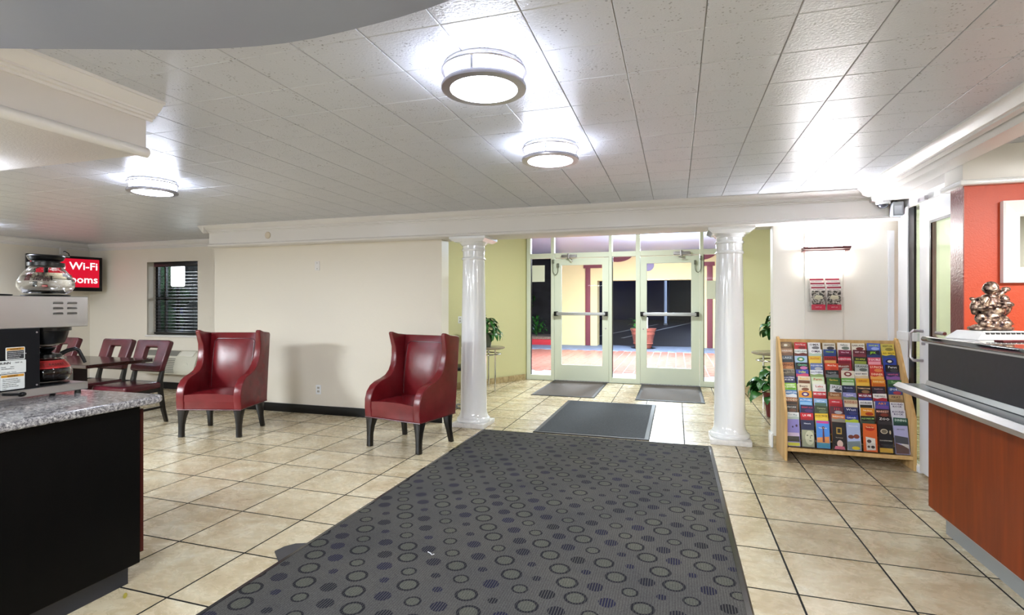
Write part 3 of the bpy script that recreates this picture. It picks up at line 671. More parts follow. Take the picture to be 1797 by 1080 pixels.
MB().lathe([(.055, .0), (.055, -.02), (.05, -.028)], n=24).obj('housing', SATIN, dm)
MB().ell((0, 0, -.028), (.042, .042, .035), 16).obj('dome', M('smoked_dome', '#33333b', .1), dm)
sp = thing('wall_speaker', 'small grey box speaker beside the dome camera', 'speaker', (1.80, 5.30, 2.10))
MB().box(-.035, .045, -.04, .045, 0, .12).bevel(.008).obj('housing', M('grey_speaker', '#8b9094', .4), sp)
MB().box(-.025, .03, -.044, -.038, .012, .085).bevel(.004).obj('grille', M('speaker_grille', '#aab0b6', .3, .5), sp)
MB().box(-.01, .01, .0, .02, .12, .137).obj('bracket', BLK, sp)
# small wall plates
tg = thing('ceiling_speaker_cover', 'round cover plate painted cream on the beam above the left armchair', 'cover plate', (-4.818, 5.35, 2.202))
MB().lathe([(.04, 0), (.04, .004), (.034, .007)], n=24, mat=Matrix.Rotation(PI/2, 4, 'X')).obj('disc', M('cover_cream', '#cfc3ae', .4), tg)
MB().lathe([(.043, 0), (.043, .002)], n=24, mat=Matrix.Rotation(PI/2, 4, 'X')).obj('rim', M('cover_rim', '#a8957a', .5), tg)
th_ = thing('wall_plate', 'blank switch plate high on the middle wall', 'plate', (-4.208, 5.5, 1.82))
MB().box(-.035, .035, -.006, 0, -.057, .057).bevel(.003).obj('plate', TRIMW, th_)
for z in (.035, -.035): MB().lathe([(.005, 0), (.005, .002)], n=8, mat=Matrix.Translation((0, -.006, z)) @ Matrix.Rotation(PI/2, 4, 'X')).obj('screw', POTG, th_)
ou = thing('wall_outlet', 'white power outlet low on the middle wall between the armchairs', 'outlet', (-4.19, 5.5, .30))
MB().box(-.037, .037, -.006, 0, -.057, .057).bevel(.003).obj('plate', WHITE, ou)
for z in (.022, -.022):
    s_ = MB().box(-.017, .017, -.008, -.005, z-.014, z+.014).bevel(.003).obj('socket', M('socket_grey', '#bdb9b0', .4), ou)
    for x in (-.007, .007): MB().box(x-.0015, x+.0015, -.0088, -.0078, z-.004, z+.007).obj('slot', BLK, s_)
ou2 = dup_tree(ou); ou2.location = (-2.75, 8.70, 1.22); ou2.rotation_euler = (0, 0, -PI/2-.49+PI/2+PI/2); ou2['label'] = 'white light switch on the yellow vestibule wall left of the column'; ou2.name = 'light_switch'; ou2['category'] = 'switch'
ou2.location = (-3.30, 7.83, 1.10)

# =================================================================== WING CHAIRS
def wing_chair(name, label, x, y, rz):
    # local: width along x, front is -y, back is +y
    r = thing(name, label, 'chair', (x, y, 0), rz, 'red leather wing chairs')
    W = .33
    prof = [(-.30, .28), (-.31, .38), (-.308, .45), (-.285, .52), (-.24, .572), (-.18, .602), (-.10, .622), (-.03, .648), (.02, .69), (.055, .75), (.075, .83), (.08, .92), (.06, 1.0), (.045, 1.06), (.06, 1.072), (.14, 1.05), (.27, 1.035), (.29, 1.015), (.28, .6), (.25, .28)]
    for s in (-1, 1):
        mb = MB(); n = len(prof); A = []; B = []
        for (a, b) in prof:
            t = max(0, min(1, (b-.66)/.4)); fl_ = .0
            o_ = W+.02*t; th = .078-.03*t
            A.append(mb.bm.verts.new((s*(o_), a, b))); B.append(mb.bm.verts.new((s*(o_-th), a, b)))
        mb.bm.faces.new(A); mb.bm.faces.new(B[::-1])
        for k in range(n): mb.bm.faces.new((A[k], A[(k+1) % n], B[(k+1) % n], B[k]))
        mb.bevel(.018, 3, 25); mb.obj('side_wing', LEA, r, 60)
    # back, leaning
    mb = MB(); nx, nz = 9, 12; F = []; Bk = []
    for i in range(nx+1):
        u = -1+2*i/nx; F.append([]); Bk.append([])
        for j in range(nz+1):
            v = j/nz; z = .40+.635*v; y0 = .14+.09*v
            bul = .065*(1-u**4)*(math.sin(PI*min(1, v*.93+.06))**.6)
            F[i].append(mb.bm.verts.new((u*(W-.05), y0-bul, z))); Bk[i].append(mb.bm.verts.new((u*(W-.03), .25+.035*v, z)))
    for i in range(nx):
        for j in range(nz):
            mb.bm.faces.new((F[i][j], F[i+1][j], F[i+1][j+1], F[i][j+1])); mb.bm.faces.new((Bk[i][j], Bk[i][j+1], Bk[i+1][j+1], Bk[i+1][j]))
    for i in range(nx):
        mb.bm.faces.new((F[i][nz], F[i+1][nz], Bk[i+1][nz], Bk[i][nz])); mb.bm.faces.new((F[i][0], Bk[i][0], Bk[i+1][0], F[i+1][0]))
    mb.obj('backrest', LEA, r, 60)
    # inner framed back panel seam
    pts = []
    for k in range(25):
        t = k/24
        if t < .3: u, v = -.78, .08+t/.3*.80
        elif t < .7: u, v = -.78+(t-.3)/.4*1.56, .90
        else: u, v = .78, .88-(t-.7)/.3*.80
        bul = .065*(1-u**4)*(math.sin(PI*min(1, v*.93+.06))**.6)
        pts.append((u*(W-.05), .14+.09*v-bul-.001, .40+.635*v))
    MB().tube(pts, .004, 6).obj('piping', LEAD, r)
    mb = MB(); n1, n2 = 10, 8; G = []
    for i in range(n1+1):
        u = -1+2*i/n1; G.append([])
        for j in range(n2+1):
            v = j/n2; G[i].append(mb.bm.verts.new((u*(W-.07), -.30+.46*v, .425+.035*(1-u*u*.8)*math.sin(PI*(.12+.76*v))**.7+.0*v)))
    bot = [[mb.bm.verts.new((-1*(W-.07) if i == 0 else (W-.07), -.30+.46*j/n2, .36)) for j in range(n2+1)] for i in (0, 1)]
    for i in range(n1):
        for j in range(n2): mb.bm.faces.new((G[i][j], G[i+1][j], G[i+1][j+1], G[i][j+1]))
    fb = [mb.bm.verts.new(((-1+2*i/n1)*(W-.07), -.302, .36)) for i in range(n1+1)]
    for i in range(n1): mb.bm.faces.new((fb[i], fb[i+1], G[i+1][0], G[i][0]))
    mb.obj('seat', LEA, r, 60)
    MB().box(-W+.07, W-.07, -.298, -.25, .28, .43).bevel(.015, 3).obj('front_rail', LEA, r, 60)
    MB().box(-W+.05, W-.05, -.25, .25, .28, .36).obj('seat_base', LEAD, r)
    MB().tube([(-W+.005, .25, .281), (-W+.005, -.30, .281), (W-.005, -.30, .281), (W-.005, .25, .281)], .006, 6).obj('welt', LEAD, r)
    for sx in (-1, 1):
        for sy in (-1, 1):
            mb = MB(); S = []
            if sy < 0: secs = [(.285, .0, .085), (.25, .002, .075), (.19, .012, .058), (.12, .018, .047), (.05, .02, .045), (.0, .02, .047)]
            else: secs = [(.285, 0, .075), (.2, .004, .06), (.12, .016, .045), (.0, .04, .04)]
            for z, off, w_ in secs:
                ox = sx*(W-.045 if sy < 0 else W-.055)+sx*off*.4; oy = (-.255 if sy < 0 else .19)+(off*-.9 if sy < 0 else off)
                h = w_/2; S.append([mb.bm.verts.new((ox+a*h, oy+b*h, z)) for a, b in ((-1, -1), (1, -1), (1, 1), (-1, 1))])
            for A_, B_ in zip(S, S[1:]):
                for k in range(4): mb.bm.faces.new((A_[k], B_[k], B_[(k+1) % 4], A_[(k+1) % 4]))
            mb.bm.faces.new(S[0]); mb.bm.faces.new(S[-1][::-1]); mb.bevel(.006, 2, 40); mb.obj('leg', LEGM, r, 50)
    return r
wing_chair('wing_chair', 'red leather wing chair on the left in front of the middle wall', -4.585, 4.475, .29)
wing_chair('wing_chair', 'red leather wing chair beside the left white column', -2.435, 4.61, -.20)

# =================================================================== DINING SET
def dining_chair_proto():
    r = thing('dining_chair', '', 'chair', (0, 0, 0))
    mb = MB().box(-.235, .235, -.25, .20, .395, .47).bevel(.03, 4); 
    for v in mb.bm.verts:
        if v.co.z > .44: v.co.z += .022*(1-(v.co.x/.235)**2)*(1-((v.co.y+.02)/.24)**2)
        if v.co.y > .1: v.co.x *= .93
    mb.obj('seat', LEAD, r, 60)
    MB().box(-.21, .21, -.225, .19, .36, .40).obj('seat_frame', LEGM, r)
    tilt = Matrix.Translation((0, .20, .58)) @ Matrix.Rotation(-.33, 4, 'X')
    mb = MB().ringp(rrect(-.235, .235, 0, .365, .03), rrect(-.09, .09, .09, .28, .02), -.035, .03)
    for v in mb.bm.verts:
        t = v.co.z/.36; v.co.x *= .93+.09*t
    mb.bevel(.014, 3, 40)
    for v in mb.bm.verts: v.co = tilt @ v.co
    mb.obj('backrest', LEAD, r, 60)
    for s in (-1, 1):
        mb = MB(); S = []
        for z, y, w_ in ((0, .275, .035), (.15, .235, .04), (.36, .20, .045), (.48, .195, .045), (.70, .25, .035)):
            x = s*.195; S.append([mb.bm.verts.new((x+a*w_/2, y+b*w_/2, z)) for a, b in ((-1, -1), (1, -1), (1, 1), (-1, 1))])
        for A_, B_ in zip(S, S[1:]):
            for k in range(4): mb.bm.faces.new((A_[k], A_[(k+1) % 4], B_[(k+1) % 4], B_[k]))
        mb.bm.faces.new(S[0][::-1]); mb.bm.faces.new(S[-1]); mb.bevel(.004, 1, 40); mb.obj('leg', LEGM, r)
        MB().hexa([(s*.205-.018, -.222, 0), (s*.205+.018, -.222, 0), (s*.205+.018, -.186, 0), (s*.205-.018, -.186, 0)], [(s*.205-.024, -.228, .39), (s*.205+.024, -.228, .39), (s*.205+.024, -.18, .39), (s*.205-.024, -.18, .39)]).bevel(.004, 1).obj('leg', LEGM, r)
        MB().box(s*.2-.01, s*.2+.01, -.2, .23, .17, .195).obj('stretcher', LEGM, r)
    MB().box(-.2, .2, .0, .02, .17, .195).obj('stretcher', LEGM, r)
    return r
dc = dining_chair_proto()
CH = [(-5.77, 4.34, .04, 'burgundy vinyl cutout-back chair at the near right end of the dining table'), (-6.40, 4.38, .0, 'burgundy vinyl cutout-back chair second from the right along the table'),
      (-7.33, 4.40, .0, 'burgundy cutout-back chair seen between coffee maker and table'), (-8.0, 4.35, .05, 'burgundy cutout-back chair glimpsed through the coffee maker gap')]
for i, (x, y, rz, lb) in enumerate(CH):
    o = dc if i == 0 else dup_tree(dc)
    o.location = (x, y, 0); o.rotation_euler = (0, 0, rz); o['label'] = lb; o['group'] = 'dining chairs along the tables'
TBM = M('dark_brown_laminate', '#2c1c18', .12, var=(14, .2))
tb = thing('dining_table', 'dark brown dining table on a single block pedestal behind the coffee maker', 'table', (-6.1, 4.05, 0))
MB().box(-.62, .60, -.35, .34, .715, .75).bevel(.004, 1).obj('tabletop', TBM, tb)
MB().box(.0, .13, -.16, -.02, .03, .715).obj('pedestal', LEGM, tb)
MB().box(-.25, .35, -.3, .04, .0, .04).bevel(.008).obj('base', LEGM, tb)
t2 = dup_tree(tb); t2.location = (-7.75, 4.05, 0); t2['label'] = 'second dark dining table mostly hidden behind the coffee maker'

# =================================================================== TELEVISION
tv = thing('television', 'flat television showing a red notice in the far left corner', 'television', (-9.21, 5.89, 1.56))
TA = math.atan2(6.35-5.43, -9.076+9.34)
tv.rotation_euler = (0, 0, TA)
TW = .478
MB().box(-TW, TW, -.03, .03, 0, .555).bevel(.008).obj('housing', BLK, tv)
MB().box(-TW+.045, TW-.045, -.034, -.029, .062, .515).obj('screen', M('red_screen', '#000000', .2, emit='#cf0a2c', es=.5), tv)
WS = M('screen_white', '#000000', .3, emit='#fff4f4', es=.55)
text('Free Wi-Fi', .165, WS, tv, (.415, -.0365, .395), name='screen_lettering', align='RIGHT', bold=.003)
text('In Rooms', .165, WS, tv, (.415, -.0365, .18), name='screen_lettering', align='RIGHT', bold=.003)
MB().box(-.045, .045, -.0365, -.03, .535, .545).obj('badge', SATIN, tv)
MB().box(-.1, .1, .03, .10, .2, .35).box(-.04, .04, .10, .28, .25, .31).obj('wall_bracket', BLK, tv)
ob = thing('power_socket', 'small white socket box with black plug above the television', 'socket', (-9.5, 6.03, 2.16))
MB().box(0, .03, -.045, .045, 0, .11).bevel(.003).obj('box', TRIMW, ob)
MB().tube([(.03, 0, .04), (.06, .0, .045), (.1, .03, .01), (.11, .04, -.06)], .007, 6).obj('plug_cable', BLK, ob)

# =================================================================== LEFT COUNTER
lc = thing('coffee_cabinet', 'near-black cabinet with toe kick in the left foreground', 'cabinet', (0, 0, 0))
MB().box(-4.6, -2.46, -.3, 1.90, .105, .862).bevel(.003, 1).obj('body', ESP, lc)
MB().box(-4.6, -2.52, -.3, 1.885, 0, .105).obj('toe_kick', M('toe_kick_charcoal', '#1b1e27', .4), lc)
for k in range(3):
    x1 = -2.466-k*.6; d = MB().box(x1-.59, x1, 1.902, 1.922, .15, .84).bevel(.002, 1).obj('door', ESPE, lc)
    MB().tube([(x1-.06, 1.922, .7), (x1-.06, 1.945, .71), (x1-.06, 1.945, .79), (x1-.06, 1.922, .8)], .005, 8).obj('handle', NICKEL, d)
ct = MB().prism([(-4.65, -.35), (-2.40, -.35), (-2.40, 1.95), (-2.425, 1.985), (-2.46, 1.995), (-4.65, 1.995)], .864, .90, 'z').bevel(.014, 4, 40).obj('countertop', GRAN, None, 40)
tag(ct, 'grey speckled granite countertop under the coffee maker', 'countertop')
cb = MB().box(-3.6, -3.55, 1.2, 1.52, .9, .94)
# upright granite splash at the left frame edge
cb.bm.free()
sp_ = MB().box(-2.92, -2.70, 1.28, 1.40, .9015, .985).bevel(.01, 3).obj('granite_block', GRAN); tag(sp_, 'speckled granite upstand at the left frame edge on the countertop', 'upstand')

# ---- coffee maker
MX, MY = -2.85, 1.928   # near side face, right end
cm_ = thing('coffee_maker', 'stainless and black twin coffee maker on the granite countertop', 'coffee maker', (MX, MY, .90))
DW = .24; 
MB().box(-DW, 0, -.48, 0, .018, .055).bevel(.003, 1).obj('base', STEEL, cm_)
MB().box(-DW-.0, 0, -.48, 0, .335, .485).bevel(.003, 1).obj('top_housing', STEEL, cm_)
col_ = MB().box(-DW+.005, -.004, -.48, -.212, .055, .335).obj('tank_column', NAVY, cm_)
for x in (-.03, -DW+.03):
    for y in (-.03, -.45): MB().lathe([(.014, 0), (.012, .019)], c=(x, y, 0), n=12).obj('foot', BLK, cm_)
vm = MB().box(0, .0035, -.042, 0, -.004, .0).mesh('vent_shade', M('vent_shadow', '#3b3734', .6), 0)  # dark plate stands in for the shade inside each vent slot
vm2 = MB().prism([(0, .0), (.007, -.001), (0, .006)], -.042, 0, 'y').mesh('vent_lip', STEEL, 0)
for i in range(2):
    for j in range(3):
        for me_, nm in ((vm, 'vent_shade'), (vm2, 'vent_lip')):
            o = bpy.data.objects.new(nm, me_); COL.objects.link(o); o.parent = cm_; o.location = (0, -.055-i*.062, .452-j*.0255)
# hopper
MB().lathe([(.055, -.085), (.07, -.08), (.082, -.05), (.088, -.02), (.098, -.018), (.098, 0)], c=(-DW/2+.0, -.115, .334), n=32).obj('brew_funnel', BLK, cm_, 40)
MB().lathe([(.012, 0), (.05, .012), (.05, .02)], c=(-DW/2, -.115, .232), n=24).obj('funnel_spout', M('smoky_plastic', '#8e8a86', .3), cm_)
MB().lathe([(.088, 0), (.092, .006), (.06, .008)], c=(-DW/2, -.115, .0555), n=32).obj('warmer_plate', BLK, cm_)
MB().lathe([(.092, 0), (.095, .006), (.06, .009)], c=(-DW/2, -.115, .4855), n=32).obj('warmer_plate', BLK, cm_)
MB().lathe([(.092, 0), (.095, .006), (.06, .009)], c=(-DW/2, -.36, .4855), n=32).obj('warmer_plate', BLK, cm_)
MB().tube([(.002, -.30, .040), (.02, -.31, .04), (.02, -.34, .043), (.02, -.37, .048)], .006, 8).ell((.018, -.295, .037), (.01, .018, .011), 10).obj('switch_lever', BLK, cm_)
for z in (.07, .315): MB().lathe([(.004, 0), (.004, .003)], n=8, mat=Matrix.Translation((-.004, -.225, z)) @ Matrix.Rotation(PI/2, 4, 'Y')).obj('screw', NICKEL, cm_)
RX_ = (PI/2, 0, PI/2)
def sticker(y0, y1, z0, z1, hdr, title, lines, body='#d9dad6', tc='#3a3a3a', dark=False):
    s = MB().prism(rrect(y0, y1, z0, z1, .004, 4), -.004, -.0025, 'x').obj('sticker', flat('#d4d8d6'), cm_)
    yc = (y0+y1)/2; h = z1-z0
    if hdr: MB().box(-.0025, -.0021, y0+.003, y1-.003, z1-.014, z1-.003).obj('sticker_band', flat('#c98f2a'), s); text(title, .0085, flat('#33240f'), s, (-.0018, yc, z1-.0088), RX_, ext=.0002, bold=.0002)
    if dark: MB().box(-.0025, -.0021, y0+.005, y1-.004, z0+.004, z1-.016).obj('sticker_band', flat('#23262b'), s)
    for k, L in enumerate(lines):
        text(L, .0054, flat('#d9dadc' if dark else '#3c3d40'), s, (-.0018, y0+.008, z1-(.023 if hdr else .012)-k*.0082), RX_, ext=.0002, align='LEFT')
    return s
sticker(-.345, -.272, .195, .252, True, 'WARNING', ['HAZARDOUS VOLTAGE', 'DISCONNECT FROM POWER', 'BEFORE SERVICE OR', 'REMOVING PANEL'], dark=True)
s2 = sticker(-.37, -.268, .135, .193, False, '', ['', '', 'MODEL          SERIES', 'MFG SPRINGFIELD IL', '', 'VOLTS   AMPS   WATTS'])
text('BUNN', .015, flat('#2c2c33'), s2, (-.0018, -.348, .182), RX_, ext=.0002, bold=.0003)
text('NSF UL', .009, flat('#2c2c33'), s2, (-.0018, -.295, .182), RX_, ext=.0002)
sticker(-.365, -.273, .062, .132, True, 'WARNING', ['FILL WATER RESERVOIR', 'WITH COLD WATER ONLY', 'USE ONLY ON A PROPERLY', 'PROTECTED CIRCUIT', 'CAPABLE OF THE RATED', 'LOAD'])
# carafes
CG = NT('carafe_glass'); CG.b.inputs['Transmission Weight'].default_value = 1; CG.b.inputs['Roughness'].default_value = .02; CG.b.inputs['IOR'].default_value = 1.25; CG = CG.m
def carafe(label, x, y, z, full, ang, s=1.0):
    c = thing('coffee_carafe', label, 'carafe', (x, y, z), ang); c.scale = (s, s, s)
    prof = [(.001, .002), (.075, .002), (.092, .012), (.104, .035), (.104, .055), (.092, .085), (.072, .112), (.062, .125), (.062, .138)]
    MB().lathe(prof+[(r-.003, zz) for r, zz in prof[::-1][:-1]]+[(.001, .005)], n=40, cap=False).obj('glass_body', CG, c, 60)
    if full:
        pr = [(.001, .006), (.072, .006), (.088, .014), (.0995, .036), (.0995, .054), (.0955, .066), (.001, .066)]
        MB().lathe(pr, n=40, cap=False).obj('coffee', M('black_coffee', '#120606', .05), c, 60)
    if not full:
        wt = NT('clear_water'); wt.b.inputs['Transmission Weight'].default_value = 1; wt.b.inputs['Roughness'].default_value = .0; wt.b.inputs['IOR'].default_value = 1.45
        MB().lathe([(.001, .006), (.071, .006), (.087, .014), (.0985, .036), (.0985, .054), (.087, .085), (.078, .098), (.001, .098)], n=40, cap=False).obj('water', wt.m, c, 60)
    bm_ = M('carafe_band_red', '#c03030', .4) if full else flat('#6d6a52')
    if full:
        MB().lathe([(.0985, .072), (.0745, .109)], n=40, cap=False).obj('label_band', bm_, c, 60)
    tcol = flat('#4d1f16') if full else flat('#4a4638')
    def ringtext(s_, r, z_, size, tilt):
        n = len(s_); dth = size*.72/r
        for k, chh in enumerate(s_):
            if chh == ' ': continue
            a = -PI/2+(k-(n-1)/2)*dth
            text(chh, size, tcol, c, (r*math.cos(a), r*math.sin(a), z_), (PI/2-tilt, 0, a+PI/2), ext=.0002, name='label_lettering')
    if full:
        ringtext('PLACE BASKET', .0885, .091, .016, .55)
    else:
        ringtext('COFFEE TIME', .094, .088, .015, .6); ringtext('WAFFLE HOUSE BREW'[:13], .1045, .063, .012, .1); ringtext('FRESH BREWED', .1055, .045, .014, 0)
    MB().lathe([(.064, .128), (.068, .13), (.068, .146), (.05, .150), (.05, .152), (.062, .158), (.07, .176), (.066, .180), (.04, .176)] if not full else [(.064, .122), (.066, .124), (.064, .138), (.034, .143), (.024, .147), (.026, .150), (.042, .168), (.040, .173), (.02, .172)], n=32).obj('lid_collar', BLK, c, 40)
    MB().tube([(.06, 0, .135), (.085, 0, .15), (.115, 0, .158), (.130, 0, .15), (.150, 0, .105), (.158, 0, .083)], .009, 8, rs=[.012, .011, .010, .010, .009, .008]).obj('handle', BLK, c, 50)
    return c
carafe('empty glass carafe with black lid on top of the coffee maker', MX-DW/2, MY-.115, .90+.4955, False, 2.6, 1.06)
carafe('full coffee carafe with red band on the lower warmer', MX-DW/2, MY-.118, .90+.065, True, 1.15, .98)
kb = thing('warmer_guard', 'black shelf edge at the far left of the coffee maker top', 'shelf', (MX-.1, MY-.39, 1.396))
MB().box(-.05, .05, -.06, .0, 0, .006).obj('plate', BLK, kb)

# =================================================================== RECEPTION DESK
PX, PY = 1.47, 3.83
rd = thing('reception_desk', 'reception desk with cherry wood front and grey upper panel', 'desk', (0, 0, 0))
MB().box(PX, 2.3, -1.5, PY, .118, .80).bevel(.002, 1).obj('wood_panel', WOODR, rd)
MB().box(1.515, 2.3, -1.5, 3.72, 0, .118).obj('toe_kick', M('kick_grey_metal', '#9a9fa3', .4, .4), rd)
MB().box(PX+.001, PX+.003, -1.5, PY, .116, .121).obj('edge_strip', ALU, rd)
MB().box(PX-.0, 2.3, -1.5, PY+.0, .80, 1.115).obj('upper_panel', DKG, rd)
sh = MB().prism([(1.335, .812), (PX, .800), (PX, .852), (1.345, .852)], -1.5, 3.9, 'y').obj('writing_shelf', M('shelf_slate', '#53585f', .22), rd, 0)
MB().prism([(1.31, .836), (1.345, .800), (1.352, .812), (1.345, .858), (1.337, .858)], -1.5, 3.905, 'y').obj('shelf_edge', ALU, sh, 0)
MB().prism([(PX-.012, .855), (PX, .853), (PX, .882), (PX-.004, .882)], -1.5, 3.84, 'y').obj('joint_trim', ALU, rd, 0)
MB().prism([(-1.5, 1.117), (3.80, 1.117), (3.88, 1.117), (3.905, 1.13), (3.88, 1.15), (3.80, 1.15), (-1.5, 1.15)], 1.455, 2.35, 'x').bevel(.008, 3, 60).obj('bar_top', BARB, rd, 60)
MB().box(1.462, 1.475, -1.5, 3.86, 1.108, 1.117).obj('bar_trim', ALU, rd)
# wall picture / mirror
fm = thing('white_framed_mirror', 'square mirror in a broad white frame hanging on the orange wall', 'mirror', (0, 0, 0))
FY = 4.08; x0, x1, z0, z1 = 1.945, 2.455, 1.48, 1.99
O_ = [(x0, z0), (x1, z0), (x1, z1), (x0, z1)]
def ins(d): return [(x0+d, z0+d), (x1-d, z0+d), (x1-d, z1-d), (x0+d, z1-d)]
mb = MB(); lv = [(0, FY), (0, FY-.035), (.012, FY-.04), (.07, FY-.02), (.085, FY-.018), (.10, FY-.006)]
Rr = [[mb.bm.verts.new((a, y, b)) for a, b in ins(d)] for d, y in lv]
for A_, B_ in zip(Rr, Rr[1:]):
    for k in range(4): mb.bm.faces.new((A_[k], A_[(k+1) % 4], B_[(k+1) % 4], B_[k]))
mb.obj('frame', M('frame_white', '#e8eaea', .35), fm, 0)
MB().box(x0+.095, x1-.095, FY-.008, FY-.004, z0+.095, z1-.095).obj('mirror_glass', M('mirror_glass', '#e8ecf0', .03, 1), fm)

# ---- statue
BR = NT('aged_bronze'); g = BR.n('ShaderNodeNewGeometry'); n = BR.n('ShaderNodeTexNoise', i_Scale=38., i_Detail=4.); BR.l(g.outputs['Position'], n.inputs[0])
BR.l(BR.ramp(n.outputs[0], [(.35, lin('#2c2226')), (.50, lin('#806a60')), (.64, lin('#cdb8a4'))]), BR.b.inputs['Base Color'])
BR.b.inputs['Metallic'].default_value = .9; BR.b.inputs['Roughness'].default_value = .36
BR.bump(n.outputs[0], .6, .006); BRONZE = BR.m
st = thing('bronze_figurine', 'shiny bronze figurine of a robed bald man carrying a sack on the desk bar', 'figurine', (1.70, 3.66, 1.15), .33)
mb = MB(); E = Vector
def el(c, r, rot=None): mb.ell(c, r, 14, rot)
RotE = lambda a, b, c: __import__('mathutils').Euler((a, b, c)).to_matrix()
el((0, 0, .085), (.075, .055, .05)); el((.01, -.005, .13), (.062, .05, .055)); el((.0, .0, .175), (.058, .045, .045))
el((-.010, -.012, .268), (.038, .036, .042)); el((-.008, -.040, .256), (.024, .014, .016)); el((-.004, -.03, .258), (.02, .014, .016)); el((-.004, -.043, .268), (.006, .008, .007))
el((-.04, 0, .262), (.008, .01, .014)); el((.03, 0, .262), (.008, .01, .014)); el((-.005, -.025, .246), (.022, .018, .012))
el((.0, 0, .215), (.05, .035, .02))
el((.075, .015, .15), (.052, .045, .062), RotE(0, .4, 0)); el((.09, .02, .195), (.035, .03, .035)); el((-.075, -.005, .165), (.04, .03, .055), RotE(0, .5, 0)); el((-.10, .0, .20), (.022, .012, .012), RotE(0, .4, 0)); el((.07, .01, .235), (.018, .016, .03), RotE(0, .7, 0)); el((.10, .01, .262), (.026, .018, .016)); el((.085, .005, .25), (.014, .014, .025), RotE(0, .8, 0))
el((-.055, -.02, .185), (.03, .026, .045), RotE(0, .5, 0)); el((-.078, -.03, .15), (.026, .03, .022)); el((-.05, -.055, .155), (.04, .016, .013), RotE(0, -.2, .4)); el((-.02, -.062, .16), (.016, .012, .012))
el((.045, -.045, .175), (.04, .02, .018), RotE(0, .3, -.5)); el((.02, -.06, .155), (.02, .012, .012))
el((-.09, -.01, .175), (.035, .01, .022), RotE(0, .4, .3)); el((-.10, -.005, .125), (.014, .014, .02)); el((-.075, -.02, .085), (.03, .025, .035)); el((-.06, -.03, .055), (.03, .03, .025)); el((.05, -.03, .055), (.04, .035, .03))
for k in range(7): a = -1.9+k*.5; el((.07*math.cos(a), .05*math.sin(a), .045), (.02, .02, .03))
for k in range(4): el((.035+.01*k, -.045, .10-.012*k), (.035, .008, .006), RotE(0, .5, 0))
el((0, 0, .035), (.095, .07, .02))
body = mb.obj('figure', BRONZE, st)
md = body.modifiers.new('r', 'REMESH'); md.mode = 'VOXEL'; md.voxel_size = .0028
ms = body.modifiers.new('s', 'SMOOTH'); ms.iterations = 1
dg = bpy.context.evaluated_depsgraph_get(); me = bpy.data.meshes.new_from_object(body.evaluated_get(dg)); body.modifiers.clear(); body.data = me
me.polygons.foreach_set('use_smooth', [True]*len(me.polygons)); me.materials.clear(); me.materials.append(BRONZE)
MB().lathe([(.10, .012), (.112, .018), (.112, .03), (.10, .036)], n=32, mat=Matrix.Diagonal((1, .75, 1, 1))).obj('base_ring', BRONZE, st)
for (cx_, cz_, r_) in ((-.019, .27, .004), (.011, .27, .004)): MB().ell((cx_, -.039, cz_), (r_, .003, .0025), 8).obj('eye', M('dark_eye', '#171012', .3), st)
for a in (-.5, -.2, .1): MB().tube([(-.085, -.035, .13), (-.075+a*.05, -.05, .17), (-.06+a*.1, -.048, .205)], .0025, 6).obj('fan_rib', BRONZE, st)
pl = thing('figurine_stand', 'patterned silver-white plinth under the bronze figurine', 'stand', (1.70, 3.66, 1.15), .33)
pl.location.z = 1.1505; st.location.z = 1.172
MB().hexa([(-.175, -.11, 0), (.175, -.11, 0), (.175, .11, 0), (-.175, .11, 0)], [(-.12, -.085, .048), (.12, -.085, .048), (.12, .085, .048), (-.12, .085, .048)]).bevel(.002, 1).obj('plinth', M('silver_white', '#d9dad8', .2, .3), pl, 0)
for k in range(8): MB().box(-.115+k*.029, -.095+k*.029, -.0965, -.089, .030, .040, mat=None).obj('carved_mark', M('dark_mark', '#26262a', .4), pl)
st['label'] = 'shiny bronze figurine of a robed bald man carrying a sack on the desk bar'
st.location.z = 1.188; st.scale = (1, 1, .93)
tag(MB().box(-.09, .09, -.025, .025, 0, .008).bevel(.002, 1).obj('card_holder', M('burgundy_card', '#5b1820', .3), None, loc=(1.69, 3.42, 1.1505), rot=(0, 0, .4)), 'thin burgundy card lying on the desk bar before the figurine', 'card')

# =================================================================== BROCHURE RACK
rk = thing('brochure_rack', 'light oak tiered brochure rack against the white wall', 'rack', (0, 0, 0))
side = [(5.03, 0), (5.43, 0), (5.455, .9), (5.455, 1.03), (5.435, 1.05), (5.40, 1.045), (5.355, 1.0), (5.03, .42)]
MB().prism(side, .893, .915, 'x').bevel(.004, 2).obj('side_panel', OAK, rk)
MB().prism(side, 1.832, 1.854, 'x').bevel(.004, 2).obj('side_panel', OAK, rk)
MB().box(.915, 1.832, 5.44, 5.452, .1, 1.025).obj('back_panel', OAK, rk)
MB().box(.915, 1.832, 5.035, 5.06, .085, .115).bevel(.003, 1).obj('bottom_rail', OAK, rk)
MB().box(.915, 1.832, 5.06, 5.44, .085, .10).obj('bottom_shelf', OAK, rk)
NR = 12; y0b, z0b, dyb, dzb = 5.075, .118, .0262, .0595
for k in range(NR):
    if k: MB().box(.915, 1.832, y0b+dyb*k-.006, y0b+dyb*k+.022, z0b+dzb*k-.006, z0b+dzb*k-.001).obj('shelf', OAK, rk, 0)
MB().box(.915, 1.832, 5.040, 5.043, .115, .20).obj('acrylic_lip', ACR, rk, 0)
P_ = (1.832-.915)/8
for c in range(1, 8): MB().prism([(5.06, .1), (5.43, .1), (5.43, 1.0), (5.40, 1.0), (5.062, .2)], .915+P_*c-.0012, .915+P_*c+.0012, 'x').obj('divider', ACR, rk, 0)
